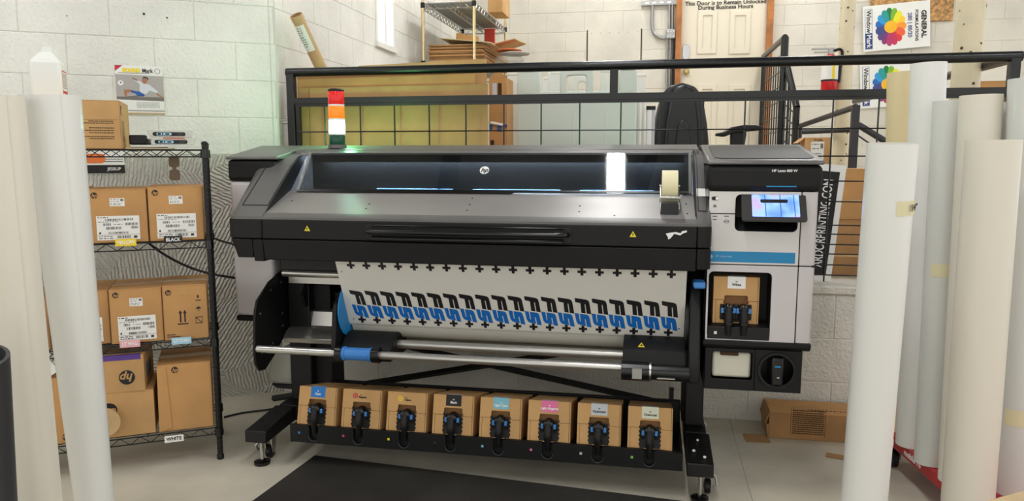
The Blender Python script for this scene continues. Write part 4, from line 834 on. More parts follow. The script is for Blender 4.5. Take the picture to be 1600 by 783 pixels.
c = carton('tan carton with round logo on the top shelf, mostly behind white roll', -.735, -.525, z4, .197, d=.32, m='cardboard', grp=g, lg=(.045, .035, .021), y0=.015)
t, w, d, h, Q = c; q = MB()
for zf in (.5, .45, .36, .3, .22, .15): lines(q, Vector((-w*.42, -d/2-.0003, h*zf)), Vector(U), Vector(V), Vector((0,-1,0)), 0, w*.35, 0, .0035, .0015)
Q('carton_print', q, 'cut_dark')
# jug on the top shelf, behind the roll
jp = SM @ Vector((-.60, .17, z4+.2015)); JG = thing('plastic_jug', 'white square plastic jug with red label on the top cartons', 'jug', jp, SR)
obj('body', MB().box(-.058, .058, -.058, .058, 0, .165), 'jug_white', JG, .014, 3, world=False); obj('shoulder', MB().add([(-.055,-.055,.16),(.055,-.055,.16),(.055,.055,.16),(-.055,.055,.16),(-.022,-.022,.20),(.022,-.022,.20),(.022,.022,.20),(-.022,.022,.20)], [(0,1,5,4),(1,2,6,5),(2,3,7,6),(3,0,4,7),(4,5,6,7),(0,3,2,1)]), 'jug_white', JG, .008, 3, world=False)
obj('cap', MB().cyl((0,0,.198), (0,0,.222), .021, n=20), 'white', JG, world=False); lb = obj('label', MB().box(.052, .0592, -.048, .048, .01, .125), 'paper', JG, world=False); obj('label_border', MB().box(.0592, .0598, -.048, -.044, .01, .125).box(.0592, .0598, .044, .048, .01, .125).box(.0592, .0598, -.044, .044, .12, .125).box(.0592, .0598, -.04, .04, .012, .024).box(.0592, .0598, -.04, .04, .03, .042), 'red_label', lb, world=False)
q = MB()
for i in range(8): q.box(.0592, .0598, -.038, .036, .052+i*.008, .055+i*.008)
obj('label_print', q, 'print_grey', lb, world=False)
# black case, papers, blade packs
def at_shelf(px, py, y): 
    v = sl(px, py, y); return SM @ v
bc = SM @ Vector((-.268, .12, z4+.018)); BC = thing('black_case', 'small black plastic case on papers on the top shelf', 'case', bc, SR); obj('body', MB().box(-.034, .034, -.03, .03, 0, .042), 'black', BC, .006, 3, world=False); obj('clasp', MB().box(.03, .05, -.018, .018, .0, .026), 'black_gloss', BC, .003, world=False)
for i, (xa, xb, ya, yb, m, lab) in enumerate(((-.31, -.13, .02, .2, 'manila', 'cream paper sheet under the black case'), (-.30, -.155, .03, .21, 'photo_dark', 'dark printed sheet on the cream paper'), (-.19, .0-.03, .02, .2, 'paper', 'white plastic sheet under the blade packs'))):
    cc = SM @ Vector(((xa+xb)/2, (ya+yb)/2, z4+.0045*i)); o = single('paper_sheet', lab, 'paper', MB().box(-(xb-xa)/2, (xb-xa)/2, -(yb-ya)/2, (yb-ya)/2, 0, .004), m, group='papers on the top shelf'); o.location = cc; o.rotation_euler = (0, 0, SR + (.08 if i == 1 else -.04*i))
for k, (zf, yy, lab) in enumerate(((.016, .07, 'clear blade pack lying lowest on the top shelf'), (.05, .10, 'clear blade pack resting on top of the other pack'))):
    cc = SM @ Vector((-.128 - .008*k, yy, z4+zf)); BP = thing('blade_pack', lab, 'pack', cc, SR, 'blade packs on the top shelf')
    obj('tray', MB().box(-.085, .085, -.02, .06, 0, .002).add([(-.085,-.02,.0),(.085,-.02,.0),(.095,-.035,.030),(-.095,-.035,.030)], [(0,1,2,3)]), 'bag', BP, world=False)
    obj('cartridge', MB().slab((-.005, -.037, .014), (1,0,0), (0,0,1), (0,-1,0), rrect(.13, .017, .008, 4), .006), 'print_black', BP, world=False); obj('cartridge_label', MB().slab((-.025, -.0435, .014), (1,0,0), (0,0,1), (0,-1,0), rrect(.06, .011, .005, 3), .0006), 'light_blue', BP, world=False)
    obj('label_print', MB().box(-.05, -.038, -.0448, -.044, .010, .018).box(-.033, -.028, -.0448, -.044, .010, .018).box(-.02, -.004, -.0448, -.044, .011, .017), 'print_black', BP, world=False); obj('tip', MB().box(.028, .052, -.0445, -.043, .008, .02), 'dark_grey', BP, world=False)
    obj('insert', MB().box(-.03, .05, -.03, .0, .026 if k == 0 else -.006, .031 if k == 0 else -.001), 'orange' if k == 0 else 'red_card', BP, world=False)
# brown tag hanging from the top tier
q = MB(); a = SM @ Vector((-.135, .20, 0)); za, zb_ = 1.373, 1.268
t0 = [(-.02,0),(.02,0),(.022,-.012),(.022,-.04),(.008,-.046),(.008,-.055),(.022,-.061),(.022,-.098),(.016,-.105),(-.016,-.105),(-.022,-.098),(-.022,-.061),(-.008,-.055),(-.008,-.046),(-.022,-.04),(-.022,-.012)]
q.slab((a.x, a.y, za), E_, _u, N_, t0, .002)
BT = single('hanging_tag', 'brown plastic tag hanging under the top shelf', 'tag', q, 'brown_tag')
# posters on the slanted wall
def on_wall(px, py): return at(px, py, pl=(K + N_*.007, N_))
WP = on_wall(219, 141); w, h = .226, .252
PO = thing('wall_poster', 'poster of a footballer kicking a ball on the white block wall', 'poster', WP - _u*h/2, SR)
G = lambda n, q, m, p=None: obj(n, q, m, p or PO, world=False, smooth=0)
def flat(poly, d=.0006, y=-.0012, o=(0, 0)):
    from mathutils.geometry import tessellate_polygon
    P3 = [Vector((p[0]*w + o[0], p[1]*h + o[1], 0)) for p in poly]; tri = tessellate_polygon([P3]); return MB().add([(p.x, y, p.y) for p in P3], [tuple(t) for t in tri])
pp = G('paper', MB().box(-w/2, w/2, -.001, .0005, 0, h), 'paper')
ph = G('photo_print', flat([(-.5,.30),(.5,.28),(.5,.80),(-.5,.82)]), 'photo_grey'); G('photo_floor', flat([(-.5,.30),(.5,.28),(.5,.36),(-.5,.36)], y=-.0014), 'photo_dark', ph)
for nm, m, poly in (('shirt_print', 'shirt', [(.02,.44),(.12,.42),(.2,.5),(.36,.44),(.38,.48),(.2,.62),(.1,.64),(-.02,.70),(-.1,.74),(-.12,.71),(.0,.62),(-.01,.5)]), ('shorts_print', 'shorts', [(-.2,.50),(.02,.46),(.1,.40),(.06,.37),(-.06,.38),(-.12,.44),(-.18,.44)]),
                   ('skin_print', 'skin', [(-.34,.50),(-.2,.51),(-.18,.46),(-.28,.44),(-.28,.38),(-.32,.36),(-.34,.42)]), ('skin_print', 'skin', [(.34,.46),(.46,.38),(.48,.36),(.45,.35),(.33,.43)]), ('skin_print', 'skin', [(-.02,.70),(-.14,.76),(-.16,.74),(-.06,.69)]),
                   ('head_print', 'skin', [(.06,.64),(.13,.63),(.16,.68),(.15,.74),(.08,.75),(.05,.70)]), ('hair_print', 'print_black', [(.05,.71),(.08,.75),(.15,.75),(.18,.70),(.19,.75),(.14,.78),(.08,.775)]), ('ball_print', 'white', [(-.40 + .06*math.cos(2*PI*i/16), .64 + .052*math.sin(2*PI*i/16)) for i in range(16)]),
                   ('ball_patch', 'print_black', [(-.41,.63),(-.37,.64),(-.38,.665),(-.42,.66)]), ('shade_print', 'photo_dark', [(-.36,.34),(.0,.37),(.1,.40),(-.1,.385),(-.34,.36)])):
    G(nm, flat(poly, y=-.0018), m, ph)
G('corner_print', flat([(-.5,1),(-.34,1),(-.5,.88)]), 'red_print')
text('poster_lettering', 'BOUND', .027, 'yellow', PO, (-.036, -.002, h*.90), (1,0,0), (0,0,1), .0018, .0003, world=False, sx=.86); text('poster_lettering', 'Mark', .030, 'print_black', PO, (.040, -.002, h*.90), (1,0,0), (0,0,1), .0007, .0003, world=False, sx=.82)
G('poster_ring', MB().pipe((.088, -.0012, h*.90), (.088, -.0016, h*.90), .014, .0115, 20), 'print_grey'); q = MB()
for i in range(5): lines(q, Vector((-.02, -.0015, h*(.24-.025*i))), Vector((1,0,0)), Vector((0,0,1)), Vector((0,-1,0)), 0, .11, 0, .002, .002)
lines(q, Vector((-.1, -.0015, h*.84)), Vector((1,0,0)), Vector((0,0,1)), Vector((0,-1,0)), 0, .15, 0, .003, .001); G('poster_text', q, 'print_grey'); G('poster_foot', flat([(-.5,.06),(.5,.06),(.5,.09),(-.5,.09)], y=-.0015), 'photo_grey'); G('poster_foot', flat([(-.5,0),(.5,0),(.5,.035),(-.5,.035)], y=-.0015), 'kraft')
b0_, b1_ = on_wall(118, 262), on_wall(195, 262); bw = (b1_-b0_).length; bm_ = (b0_+b1_)/2
BN = thing('wall_banner', 'white notice with black strip on the wall behind the shelf', 'notice', (bm_.x, bm_.y, 1.285), SR)
obj('paper', MB().box(-bw/2, bw/2, -.001, .0005, 0, .11), 'paper', BN, world=False); obj('black_strip', MB().box(-bw/2, bw/2, -.0018, -.001, .002, .046), 'print_black', BN, world=False); text('strip_lettering', 'JESSUP', .022, 'paper', BN, (bw/2-.05, -.0024, .025), (1,0,0), (0,0,1), .0004, .0003, world=False)
obj('orange_print', MB().slab((-bw/2+.09, -.001, .08), (1,0,0), (0,0,1), (0,-1,0), rrect(.10, .05, .02), .0008), 'orange', BN, world=False); q = MB(); lines(q, Vector((.0, -.0012, .075)), Vector((1,0,0)), Vector((0,0,1)), Vector((0,-1,0)), 0, .11, 0, .004, .001); lines(q, Vector((.0, -.0012, .062)), Vector((1,0,0)), Vector((0,0,1)), Vector((0,-1,0)), 0, .11, 0, .004, .001); obj('notice_text', q, 'print_black', BN, world=False)
# cables behind the shelf
def wl_pt(px, py, d): return at(px, py, pl=(K + N_*d, N_))
pts = [wl_pt(224, 372, .10), wl_pt(245, 390, .08), wl_pt(275, 408, .07), wl_pt(305, 421, .06), wl_pt(340, 430, .06), wl_pt(364, 434, .06), wl_pt(380, 440, .05), wl_pt(395, 470, .04)]
def smooth_pts(P_, n=5):
    out = []
    for i in range(len(P_)-1):
        p0, p1, p2, p3 = P_[max(i-1,0)], P_[i], P_[i+1], P_[min(i+2, len(P_)-1)]
        for k in range(n):
            t = k/n; out.append(.5*((2*p1) + (p2-p0)*t + (2*p0-5*p1+4*p2-p3)*t*t + (3*p1-p0-3*p2+p3)*t**3))
    return out + [P_[-1]]
single('power_cable', 'black cable sagging across the wall behind the shelf', 'cable', MB().tube(smooth_pts(pts), .0065, 8), 'black')
pts = [wl_pt(300, 362, .05), wl_pt(330, 371, .05), wl_pt(350, 378, .05), wl_pt(366, 383, .05), wl_pt(385, 400, .04)]
single('power_cable', 'black cable running straight from shelf post to printer', 'cable', MB().tube(smooth_pts(pts), .0055, 8), 'black')
pts = [at(350, 652, Z=.006), at(380, 645, Z=.006), at(420, 640, Z=.006), at(450, 634, Z=.006)]
single('floor_cable', 'thin black cable lying on the floor by the shelf', 'cable', MB().tube(smooth_pts(pts), .005, 6), 'black')
# ------------------------------------------------------------------ standing rolls
def roll(label, top, bot, r0, r1, m, core='core', wrap=True, grp=None):
    """rolled media standing on end; top and bottom are the axis ends, r0 top radius, r1 bottom radius"""
    top, bot = Vector(top), Vector(bot); t = thing('media_roll', label, 'roll', bot, 0, grp)
    d = (top-bot); u = d.cross(Vector((0,1,0))).normalized(); v = d.normalized().cross(u)
    n = 56; vs = []; turns = 1.06 if wrap else 1.0
    prof = [(0, r1, 1), (1, r0, 1), (1, r0-.008, 1), (.97, r0-.010, 1)]
    q = MB()
    for f, r, _ in prof:
        for i in range(n+1):
            a = 2*PI*turns*i/n + 2.2; rr = r + (.0035*(i/n) if wrap else 0); vs.append(bot + d*f + (u*math.cos(a) + v*math.sin(a))*rr)
    N1 = n+1; fs = [(k*N1+i, k*N1+i+1, (k+1)*N1+i+1, (k+1)*N1+i) for k in range(3) for i in range(n)]; fs.append(tuple(3*N1+i for i in range(n))); fs.append(tuple(range(n-1, -1, -1)))
    q.add(vs, fs); obj('roll_body', q, m, t, smooth=50); dn_ = d.normalized(); ci = min(.04, r0*.62)
    co = obj('core', MB().pipe(bot + d*.96, top - dn_*.012, ci, ci-.004, 28), core, t); obj('core_hole', MB().cyl(bot + d*.965, bot + d*.972, ci-.004, n=28), 'dark', co)
    return t
def patch(t, c, top, bot, r, a0, a1, h, m='tape_cream', name='tape_piece', s=None):
    """strip of tape bent round a roll at fraction c of its height; angles measured from the side facing -Y"""
    top, bot = Vector(top), Vector(bot); ax = (top-bot); L = ax.length; ax.normalize(); u = Vector((1,0,0)) - ax*ax.x; u.normalize(); v = ax.cross(u)
    vs = []; n = 8
    for i in range(n+1):
        a = a0 + (a1-a0)*i/n; p = bot + ax*(c*L) + (u*math.sin(a) - v*math.cos(a))*r
        vs += [p - ax*h/2, p + ax*h/2]
    o = obj(name, MB().add(vs, [(2*i, 2*i+2, 2*i+3, 2*i+1) for i in range(n)]), m, t)
    if s:
        a = a0 + (a1-a0)*.72; nn = u*math.sin(a) - v*math.cos(a); text('tape_lettering', s, .03, 'print_black', o, bot + ax*(c*L) + nn*(r+.001), ax.cross(nn), ax, .0003, .0003)
    return o
def cone_at(px, py, D):      # point at camera depth D
    d = _r*((px-800)/FPX) + _d*((py-391.5)/FPX) + _f; return _c + d*D
def extend(p, q, z):         # continue the line p->q down to height z
    return p + (q-p)*((z-p.z)/(q.z-p.z))
# left pair and a dark roll at the frame edge
D = 2.05; T1 = cone_at(79, 148, D); Q1 = cone_at(148, 783, 2.28); B1 = extend(T1, Q1, .0)
r = roll('white roll tapering to the floor, right of the pair by the shelf', T1, B1, 41.5/FPX*D, 26.5/FPX*2.28 - .006, 'roll_white', grp='media rolls by the shelf')
D = 1.9; T2 = cone_at(-1, 149, D); Q2 = cone_at(62, 783, 2.08); B2 = extend(T2, Q2, .0)
r = roll('off-white roll at the left edge with a tape end', T2, B2, .0545, .0535, 'roll_cream', grp='media rolls by the shelf'); patch(r, .68, T2, B2, .0572, .1, 1.0, .028)
T3 = cone_at(-62, 560, 1.63); Q3 = cone_at(-45, 783, 1.72); B3 = extend(T3, Q3, .0); roll('dark grey roll cut off by the lower left frame edge', T3, B3, .09, .085, 'roll_dark', grp='media rolls by the shelf')
# cart with the right-hand group
CX0, CY0, CY1, CZ = 1.075, 2.2, 3.38, .16
RC = thing('roll_cart', 'red steel dolly with casters under the standing rolls', 'cart', (1.42, 2.8, 0), R(4))
c0, c1 = at(1397, 683, Z=CZ), at(1512, 783, Z=CZ); ed = (c1-c0).normalized(); ep = Vector((-ed.y, ed.x, 0)); 
if ep.x < 0: ep = -ep
c0 = c0 - ed*.12; ce = c0 + ed*1.45
def cbar(a, b, hgt=.05, th=.03, name='side_rail'): 
    d = (b-a).normalized(); s_ = Vector((-d.y, d.x, 0))*th/2; lo = -_u*hgt
    return obj(name, MB().add([a-s_+lo, a+s_+lo, b+s_+lo, b-s_+lo, a-s_, a+s_, b+s_, b-s_], [(0,1,2,3),(4,5,6,7),(0,1,5,4),(1,2,6,5),(2,3,7,6),(3,0,4,7)]), 'red_steel', RC, .004)
rl = cbar(c0+ep*.015, ce+ep*.015); cbar(c0+ep*.6, ce+ep*.6)
for f in (.0, .48, 1.0): cbar(c0 + ed*(1.45*f) + ep*.03 - _u*.014, c0 + ed*(1.45*f) + ep*.585 - _u*.014, .036, .05, 'cross_rail')
dk = obj('deck_sheet', MB().slab(c0 + ed*.03 + ep*.03 - _u*.013, ed, ep, _u, [(0,0),(1.39,0),(1.39,.555),(0,.555)], .012), 'red_steel', RC)
sg = -ep
text('cart_lettering', 'mobile 76', .038, 'paper', rl, c0 + ed*.30 - ep*.001 - _u*.024, ed, _u, .0006, .0005); q = MB()
for i in range(3): q.slab(c0 + ed*(.06+i*.025) - ep*.0008 - _u*.04, ed, _u, -ep, [(0,0),(.014,0),(.014,.03),(0,.03)], .0008)
obj('stripe_mark', q, 'paper', rl); q = MB(); lines(q, c0 + ed*.70 - ep*.001 - _u*.034, ed, _u, -ep, 0, .12, 0, .016, .006); obj('label_print', q, 'paper', rl)
for a, b in ((.06, .03), (1.28, .03), (.06, .58), (1.28, .58)):
    p = c0 + ed*a + ep*b; wh = obj('caster_wheel', MB().lathe([(.034,-.014),(.042,-.011),(.042,.011),(.034,.014)], 24, (p.x-.0, p.y, .043), 'x'), 'black', RC); obj('caster_fork', MB().prism([(p.y-.035,.112),(p.y+.035,.112),(p.y+.016,.04),(p.y-.016,.04)], 'x', p.x-.024, p.x-.019).prism([(p.y-.035,.112),(p.y+.035,.112),(p.y+.016,.04),(p.y-.016,.04)], 'x', p.x+.019, p.x+.024).box(p.x-.024, p.x+.024, p.y-.035, p.y+.035, .108, .113), 'steel', wh)
GR = 'media rolls on the red cart'; DZ_ = CZ
# front roll on the floor
D = 2.27; Ta = cone_at(1395, 224, D); Qa = cone_at(1350, 783, 2.49); Ba = extend(Ta, Qa, .0)
r = roll('white roll with a taped pencil note, left of the right-hand group', Ta, Ba, 36/FPX*D, .069, 'roll_white', grp=GR); patch(r, .865, Ta, Ba, 36/FPX*D+.004, .05, 1.25, .045, s="114\"")
def croll(label, tx, ty, w, bx, by, m, lean=0, tapes=()):
    B_ = at(bx, by, Z=DZ_+.002); T = at(tx, ty, Y=B_.y+lean); rr = w/2/FPX*((T-_c).dot(_f))
    r = roll(label, T, B_, rr, rr, m, grp=GR)
    for (c_, a0, a1, h, s) in tapes: patch(r, c_, T, B_, rr+.0042, a0, a1, h, s=s)
    return r
croll('pale yellow roll standing behind the taped white roll', 1407, 113, 37, 1398, 669, 'roll_yellow')
croll('tall white roll beside the pale yellow roll', 1451, 99, 50, 1426, 694, 'roll_white', 0, [(.35, .3, 1.3, .04, '02')])
croll('greyish white roll in the middle of the cart, fourth from left', 1483, 158, 44, 1452, 722, 'roll_grey', 0, [(.55, -.9, .3, .05, None)])
croll('cream white roll behind the front roll on the cart', 1533, 149, 58, 1497, 751, 'roll_cream')
croll('nearest cream roll on the cart with a bright left edge', 1552, 219, 75, 1510, 803, 'roll_cream')
croll('pale grey roll half hidden at the right frame edge', 1574, 160, 40, 1543, 741, 'roll_grey')
croll('white roll cut off by the right frame edge', 1612, 122, 62, 1586, 768, 'roll_grey', 0, [(.2, -1.0, .2, .06, None)])
# table corner poking into the lower right of the view
tp_ = cone_at(1575, 790, 1.15); single('table_edge', 'blurred pale wooden table corner at the lower right', 'table', MB().add([cone_at(1530,784,1.2), cone_at(1605,764,1.25), cone_at(1700,800,1.15), cone_at(1620,860,1.0)] + [p - _u*.03 for p in (cone_at(1530,784,1.2), cone_at(1605,764,1.25), cone_at(1700,800,1.15), cone_at(1620,860,1.0))], [(0,1,2,3),(4,5,6,7),(0,1,5,4),(1,2,6,5),(2,3,7,6),(3,0,4,7)]), 'wood', .004)
# ------------------------------------------------------------------ floor mat and floor cartons
m0, m1, m2 = Vector((-1.514, 3.065, 0)), Vector((.21, 2.905, 0)), Vector((-1.60, 2.1, 0)); m3 = Vector((.12, 1.94, 0))
single('rubber_mat', 'black rubber floor mat in front of the printer', 'mat', MB().add([m2, m3, m1, m0] + [p*1 + _u*.012 + ((m0+m3)/2-p).normalized()*.012 for p in (m2, m3, m1, m0)], [(3,2,1,0),(4,5,6,7),(0,1,5,4),(1,2,6,5),(2,3,7,6),(3,0,4,7)]), 'rubber_mat')
a = at(1197, 684, Z=0); fz = at(1203, 643, Y=a.y).z
FB = thing('floor_carton', 'long brown carton on the floor against the half wall', 'carton', (a.x+.36, a.y+.10, 0)); hw_ = .35
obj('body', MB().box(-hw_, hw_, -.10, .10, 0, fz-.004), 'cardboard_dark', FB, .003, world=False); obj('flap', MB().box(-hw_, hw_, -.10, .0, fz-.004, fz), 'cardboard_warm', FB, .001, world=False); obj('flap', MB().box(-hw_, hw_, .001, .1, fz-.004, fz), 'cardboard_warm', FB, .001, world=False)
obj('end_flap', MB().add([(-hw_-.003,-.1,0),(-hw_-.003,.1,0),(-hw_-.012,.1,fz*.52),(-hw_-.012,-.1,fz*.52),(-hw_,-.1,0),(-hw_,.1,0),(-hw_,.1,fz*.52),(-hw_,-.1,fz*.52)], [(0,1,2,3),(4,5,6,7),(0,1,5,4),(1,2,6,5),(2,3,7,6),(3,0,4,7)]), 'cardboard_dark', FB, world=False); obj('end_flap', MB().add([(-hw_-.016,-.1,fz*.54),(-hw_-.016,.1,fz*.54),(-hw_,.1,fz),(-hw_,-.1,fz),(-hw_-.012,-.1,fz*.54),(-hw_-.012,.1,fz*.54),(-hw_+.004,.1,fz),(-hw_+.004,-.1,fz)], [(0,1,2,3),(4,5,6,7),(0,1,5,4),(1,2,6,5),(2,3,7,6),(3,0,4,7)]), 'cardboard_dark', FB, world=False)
q = MB(); x0, x1 = -.245, -.09
for i in range(12):
    z = .03 + i*.0105; lines(q, Vector((x0, -.1003, z)), Vector((1,0,0)), Vector((0,0,1)), Vector((0,-1,0)), .004, x1-x0-.004, 0, .0055, .0015)
for xx in (x0-.004, x1): q.slab((xx, -.1003, .022), (1,0,0), (0,0,1), (0,-1,0), [(0,0),(.002,0),(.002,.14),(0,.14)], .0003)
obj('carton_print', q, 'cut_dark', FB, world=False); q = MB(); lines(q, Vector((-.16, -.05, fz+.0002)), Vector((1,0,0)), Vector((0,1,0)), Vector((0,0,1)), 0, .4, 0, .012, .006); obj('carton_print', q, 'cut_dark', FB, world=False)
for px, py, sx, sy, lab, rz in ((1182, 685, .115, .10, 'flat brown cardboard scrap on the floor left of the long carton', .05), (1309, 714, .10, .05, 'small cardboard scrap on the floor near the white roll', -.3)):
    p = at(px, py, Z=.002); o = single('cardboard_scrap', lab, 'scrap', MB().box(-sx/2, sx/2, -sy/2, sy/2, 0, .004), 'cardboard_dark', group='cardboard scraps on the floor'); o.location = (p.x, p.y, .001); o.rotation_euler = (0, 0, rz)
# ------------------------------------------------------------------ guard rail on the half wall
GY = 3.975
GRL = thing('guard_rail', 'black steel guard rail with wire mesh on the half wall', 'railing', (-.2, GY, DECK))
def GP(name, mb, m='black_rail', par=None, bev=0): return obj(name, mb, m, par or GRL, bev)
zt = at(1000, 100, Y=GY).z - .004; zm = at(1000, 152, Y=GY).z; gx0 = at(456, 150, Y=GY).x; gx1 = at(1583, 120, Y=GY).x
GP('top_rail', MB().cyl((gx0-.025, GY, zt), (gx1+.03, GY, zt), .0245, n=20))
GP('mid_rail', MB().box(gx0-.02, gx1+.01, GY-.02, GY+.02, zm-.010, zm+.022)); GP('mesh_bar', MB().box(gx0, gx1, GY-.012, GY+.006, zm-.026, zm-.011))
for x, m in ((gx0, 0), (gx1, 1)): GP('post', MB().box(x-.022, x+.022, GY-.022, GY+.022, DECK+.004, zt), 'black_rail', None, .003)
GP('mesh_frame', MB().box(gx0+.025, gx0+.05, GY-.012, GY+.01, DECK+.02, zm-.026))
c = at(959.5, 125, Y=GY); GP('short_post', MB().box(c.x-.021, c.x+.021, GY-.014, GY+.014, zm+.02, zt), 'black_rail')
wx = [at(px, 190, Y=GY).x for px in (509, 563, 617, 671, 728, 787, 846, 906, 969, 1032, 1098, 1163, 1232, 1300, 1371)]
st_ = (wx[-1]-wx[0])/14; k = 15
while wx[0] + k*st_ < gx1-.05: wx.append(wx[0] + k*st_); k += 1
for x in wx: GP('mesh_wire', MB().cyl((x, GY-.004, DECK+.02), (x+random.uniform(-.004,.004), GY-.004, zm-.02), .0042, n=6))
for py in (201, 244, 283, 315, 352, 366, 382, 397, 414, 430):
    z = at(1320, py, Y=GY).z; GP('mesh_wire', MB().cyl((gx0, GY-.011, z), (gx1, GY-.011, z), .0036, n=6))
GP('return_rail', MB().cyl((gx1+.01, GY, zt-.004), (gx1+.01, 6.9, zt-.004), .0235, n=16))
GP('hinge_bolt', MB().cyl((gx0-.05, GY-.01, at(452, 192, Y=GY).z), (gx0+.02, GY-.01, at(452, 192, Y=GY).z), .008, n=10), 'zinc')
# ------------------------------------------------------------------ flattened cartons leaning on the rail
def sheet(label, px0, px1, py0, py1, Y, m='cardboard', th=.008, lean=.04, folds=(), grp='flattened cartons behind the rail'):
    a, b = at(px0, py0, Y=Y), at(px1, py1, Y=Y); x0, x1 = a.x, b.x
    t = thing('flattened_carton', label, 'cardboard', ((x0+x1)/2, Y, DECK), 0, grp)
    obj('board', MB().add([(x0,Y-lean,DECK),(x1,Y-lean,DECK),(x1,Y-lean+th,DECK),(x0,Y-lean+th,DECK),(x0,Y,a.z),(x1,Y,b.z),(x1,Y+th,b.z),(x0,Y+th,a.z)], [(0,1,2,3),(4,5,6,7),(0,1,5,4),(1,2,6,5),(2,3,7,6),(3,0,4,7)]), m, t)
    for f in folds:
        xx = at(f, (py0+py1)/2, Y=Y-.001).x; zf = a.z + (b.z-a.z)*(xx-x0)/(x1-x0) - .004; obj('fold_line', MB().add([(xx,Y-lean-.0006,DECK),(xx+.004,Y-lean-.0006,DECK),(xx+.004,Y-.0006,zf),(xx,Y-.0006,zf)], [(0,1,2,3)]), 'cardboard_edge', t)
    return t
sheet('flattened carton nearest the black rail, long brown sheet', 466, 762, 138, 131, 4.045, folds=(482,), lean=.02)
sheet('flattened carton with slanting top edge, second behind the rail', 465, 742, 124, 115, 4.075, 'cardboard_warm', lean=.02)
sheet('tallest flattened carton, its top edge rising above the rail', 560, 760, 103, 92, 4.135, 'cardboard', lean=.02)
sheet('flattened carton standing behind the beacon with low top edge', 464, 700, 118, 112, 4.105, 'cardboard_dark', lean=.02)
# tall carton with holes beside the sheets
a, b = at(764, 122, Y=4.35), at(792, 122, Y=4.35); TB = thing('tall_carton', 'tall narrow brown carton with holes, between sheets and white tables', 'carton', ((a.x+b.x)/2, 4.45, DECK)); w = b.x-a.x; h = a.z-DECK
o_ = lambda n, q, m, p=None, bev=0: obj(n, q, m, p or TB, bev, world=False)
o_('body', MB().box(-w/2, w/2, -.1, .1, 0, h), 'cardboard_warm', None, .002); o_('peak_flap', MB().add([(-w/2,-.1,h),(w/2,-.1,h),(.0,-.1,h+.05),(-w/2,-.094,h),(w/2,-.094,h),(0,-.094,h+.05)], [(0,1,2),(5,4,3),(0,3,4,1),(1,4,5,2),(2,5,3,0)]), 'cardboard_warm')
o_('cut_out', MB().box(.0, .022, -.102, -.099, h-.14, h-.03).box(-w/2+.008, -w/2+.03, -.102, -.099, h-.42, h-.36).box(-w/2+.006, w/2-.03, -.102, -.099, .2, .42), 'cut_dark'); o_('window_film', MB().box(-w/2+.02, -.006, -.103, -.1, h-.10, h-.03), 'label_grey'); o_('blue_print', MB().box(-w/2+.002, -w/2+.02, -.103, -.1, h-.30, h-.27).box(-.004, .02, -.103, -.1, h-.31, h-.27).box(.0, .022, -.103, -.1, .45, .6), 'shorts')
tb = at(779, 192, Y=4.33); TU = thing('white_tube', 'short white tube with purple tip poking from the tall carton', 'tube', (tb.x, 4.345, tb.z-.01), 0); obj('tube', MB().cyl((-.05, -.004, .012), (.025, -.004, -.002), .008, n=12), 'white', TU, world=False); obj('tip', MB().cyl((.025, -.004, -.002), (.05, -.004, -.007), .0085, n=12), 'purple', TU, world=False)
# ------------------------------------------------------------------ folded plastic tables
def folded_table(label, px0, px1, pyt, Y, m, bands, loop, grp='folded white tables'):
    a, b = at(px0, pyt, Y=Y), at(px1, pyt, Y=Y); x0, x1, zt_ = a.x, b.x, a.z
    t = thing('folded_table', label, 'table', ((x0+x1)/2, Y+.035, DECK), 0, grp)
    obj('table_leaf', MB().box(x0, x1, Y, Y+.032, DECK+.001, zt_), m, t, .008); obj('table_leaf', MB().box(x0, x1, Y+.038, Y+.07, DECK+.001, zt_), m, t, .008)
    q = MB(); 
    for i in range(3):
        xx = x0 + (x1-x0)*(.2+.27*i); q.box(xx, xx+.03, Y-.006, Y, DECK+.2, zt_-.12)
    obj('leaf_rib', q, m, t, .004)
    for (p0, p1, q0) in bands:
        c0, c1 = at(p0, q0, Y=Y), at(p1, q0, Y=Y); bl_ = obj('hinge_block', MB().box(c0.x, c1.x, Y-.004, Y+.06, zt_-.02, c0.z), m, t, .008)
        obj('block_panel', MB().box(c0.x+.02, c1.x-.02, Y-.007, Y-.004, zt_-.0, c0.z-.05), m, bl_, .003); obj('latch', MB().box((c0.x+c1.x)/2-.04, (c0.x+c1.x)/2+.04, Y-.01, Y+.05, c0.z-.012, c0.z+.006), m, bl_, .004)
    if loop:
        c0, c1 = at(loop[0], loop[2], Y=Y), at(loop[1], loop[2], Y=Y); obj('carry_handle', MB().frame(c0.x, c1.x, zt_-.03, c0.z, c0.x+.04, c1.x-.04, zt_+.005, c0.z-.04, .02, Y-.006, Y+.03), m, t, .008)
        obj('top_lip', MB().box(c0.x-.14, c1.x+.14, Y, Y+.035, zt_-.01, zt_+.012), m, t, .006)
    return t
folded_table('front folded white table with carry handle loop behind the rail', 809, 995, 147, 4.60, 'plastic_white', ((808, 843, 110), (967, 995, 107)), (875, 927, 108))
folded_table('middle folded white table standing behind the front folded table', 794, 1003, 150, 4.76, 'plastic_cool', ((792, 812, 115), (856, 885, 113), (938, 960, 110)), (893, 925, 118))
folded_table('rear folded white table sticking out at the right', 800, 1010, 152, 4.92, 'plastic_cool', ((846, 872, 122), (990, 1008, 117)), None)
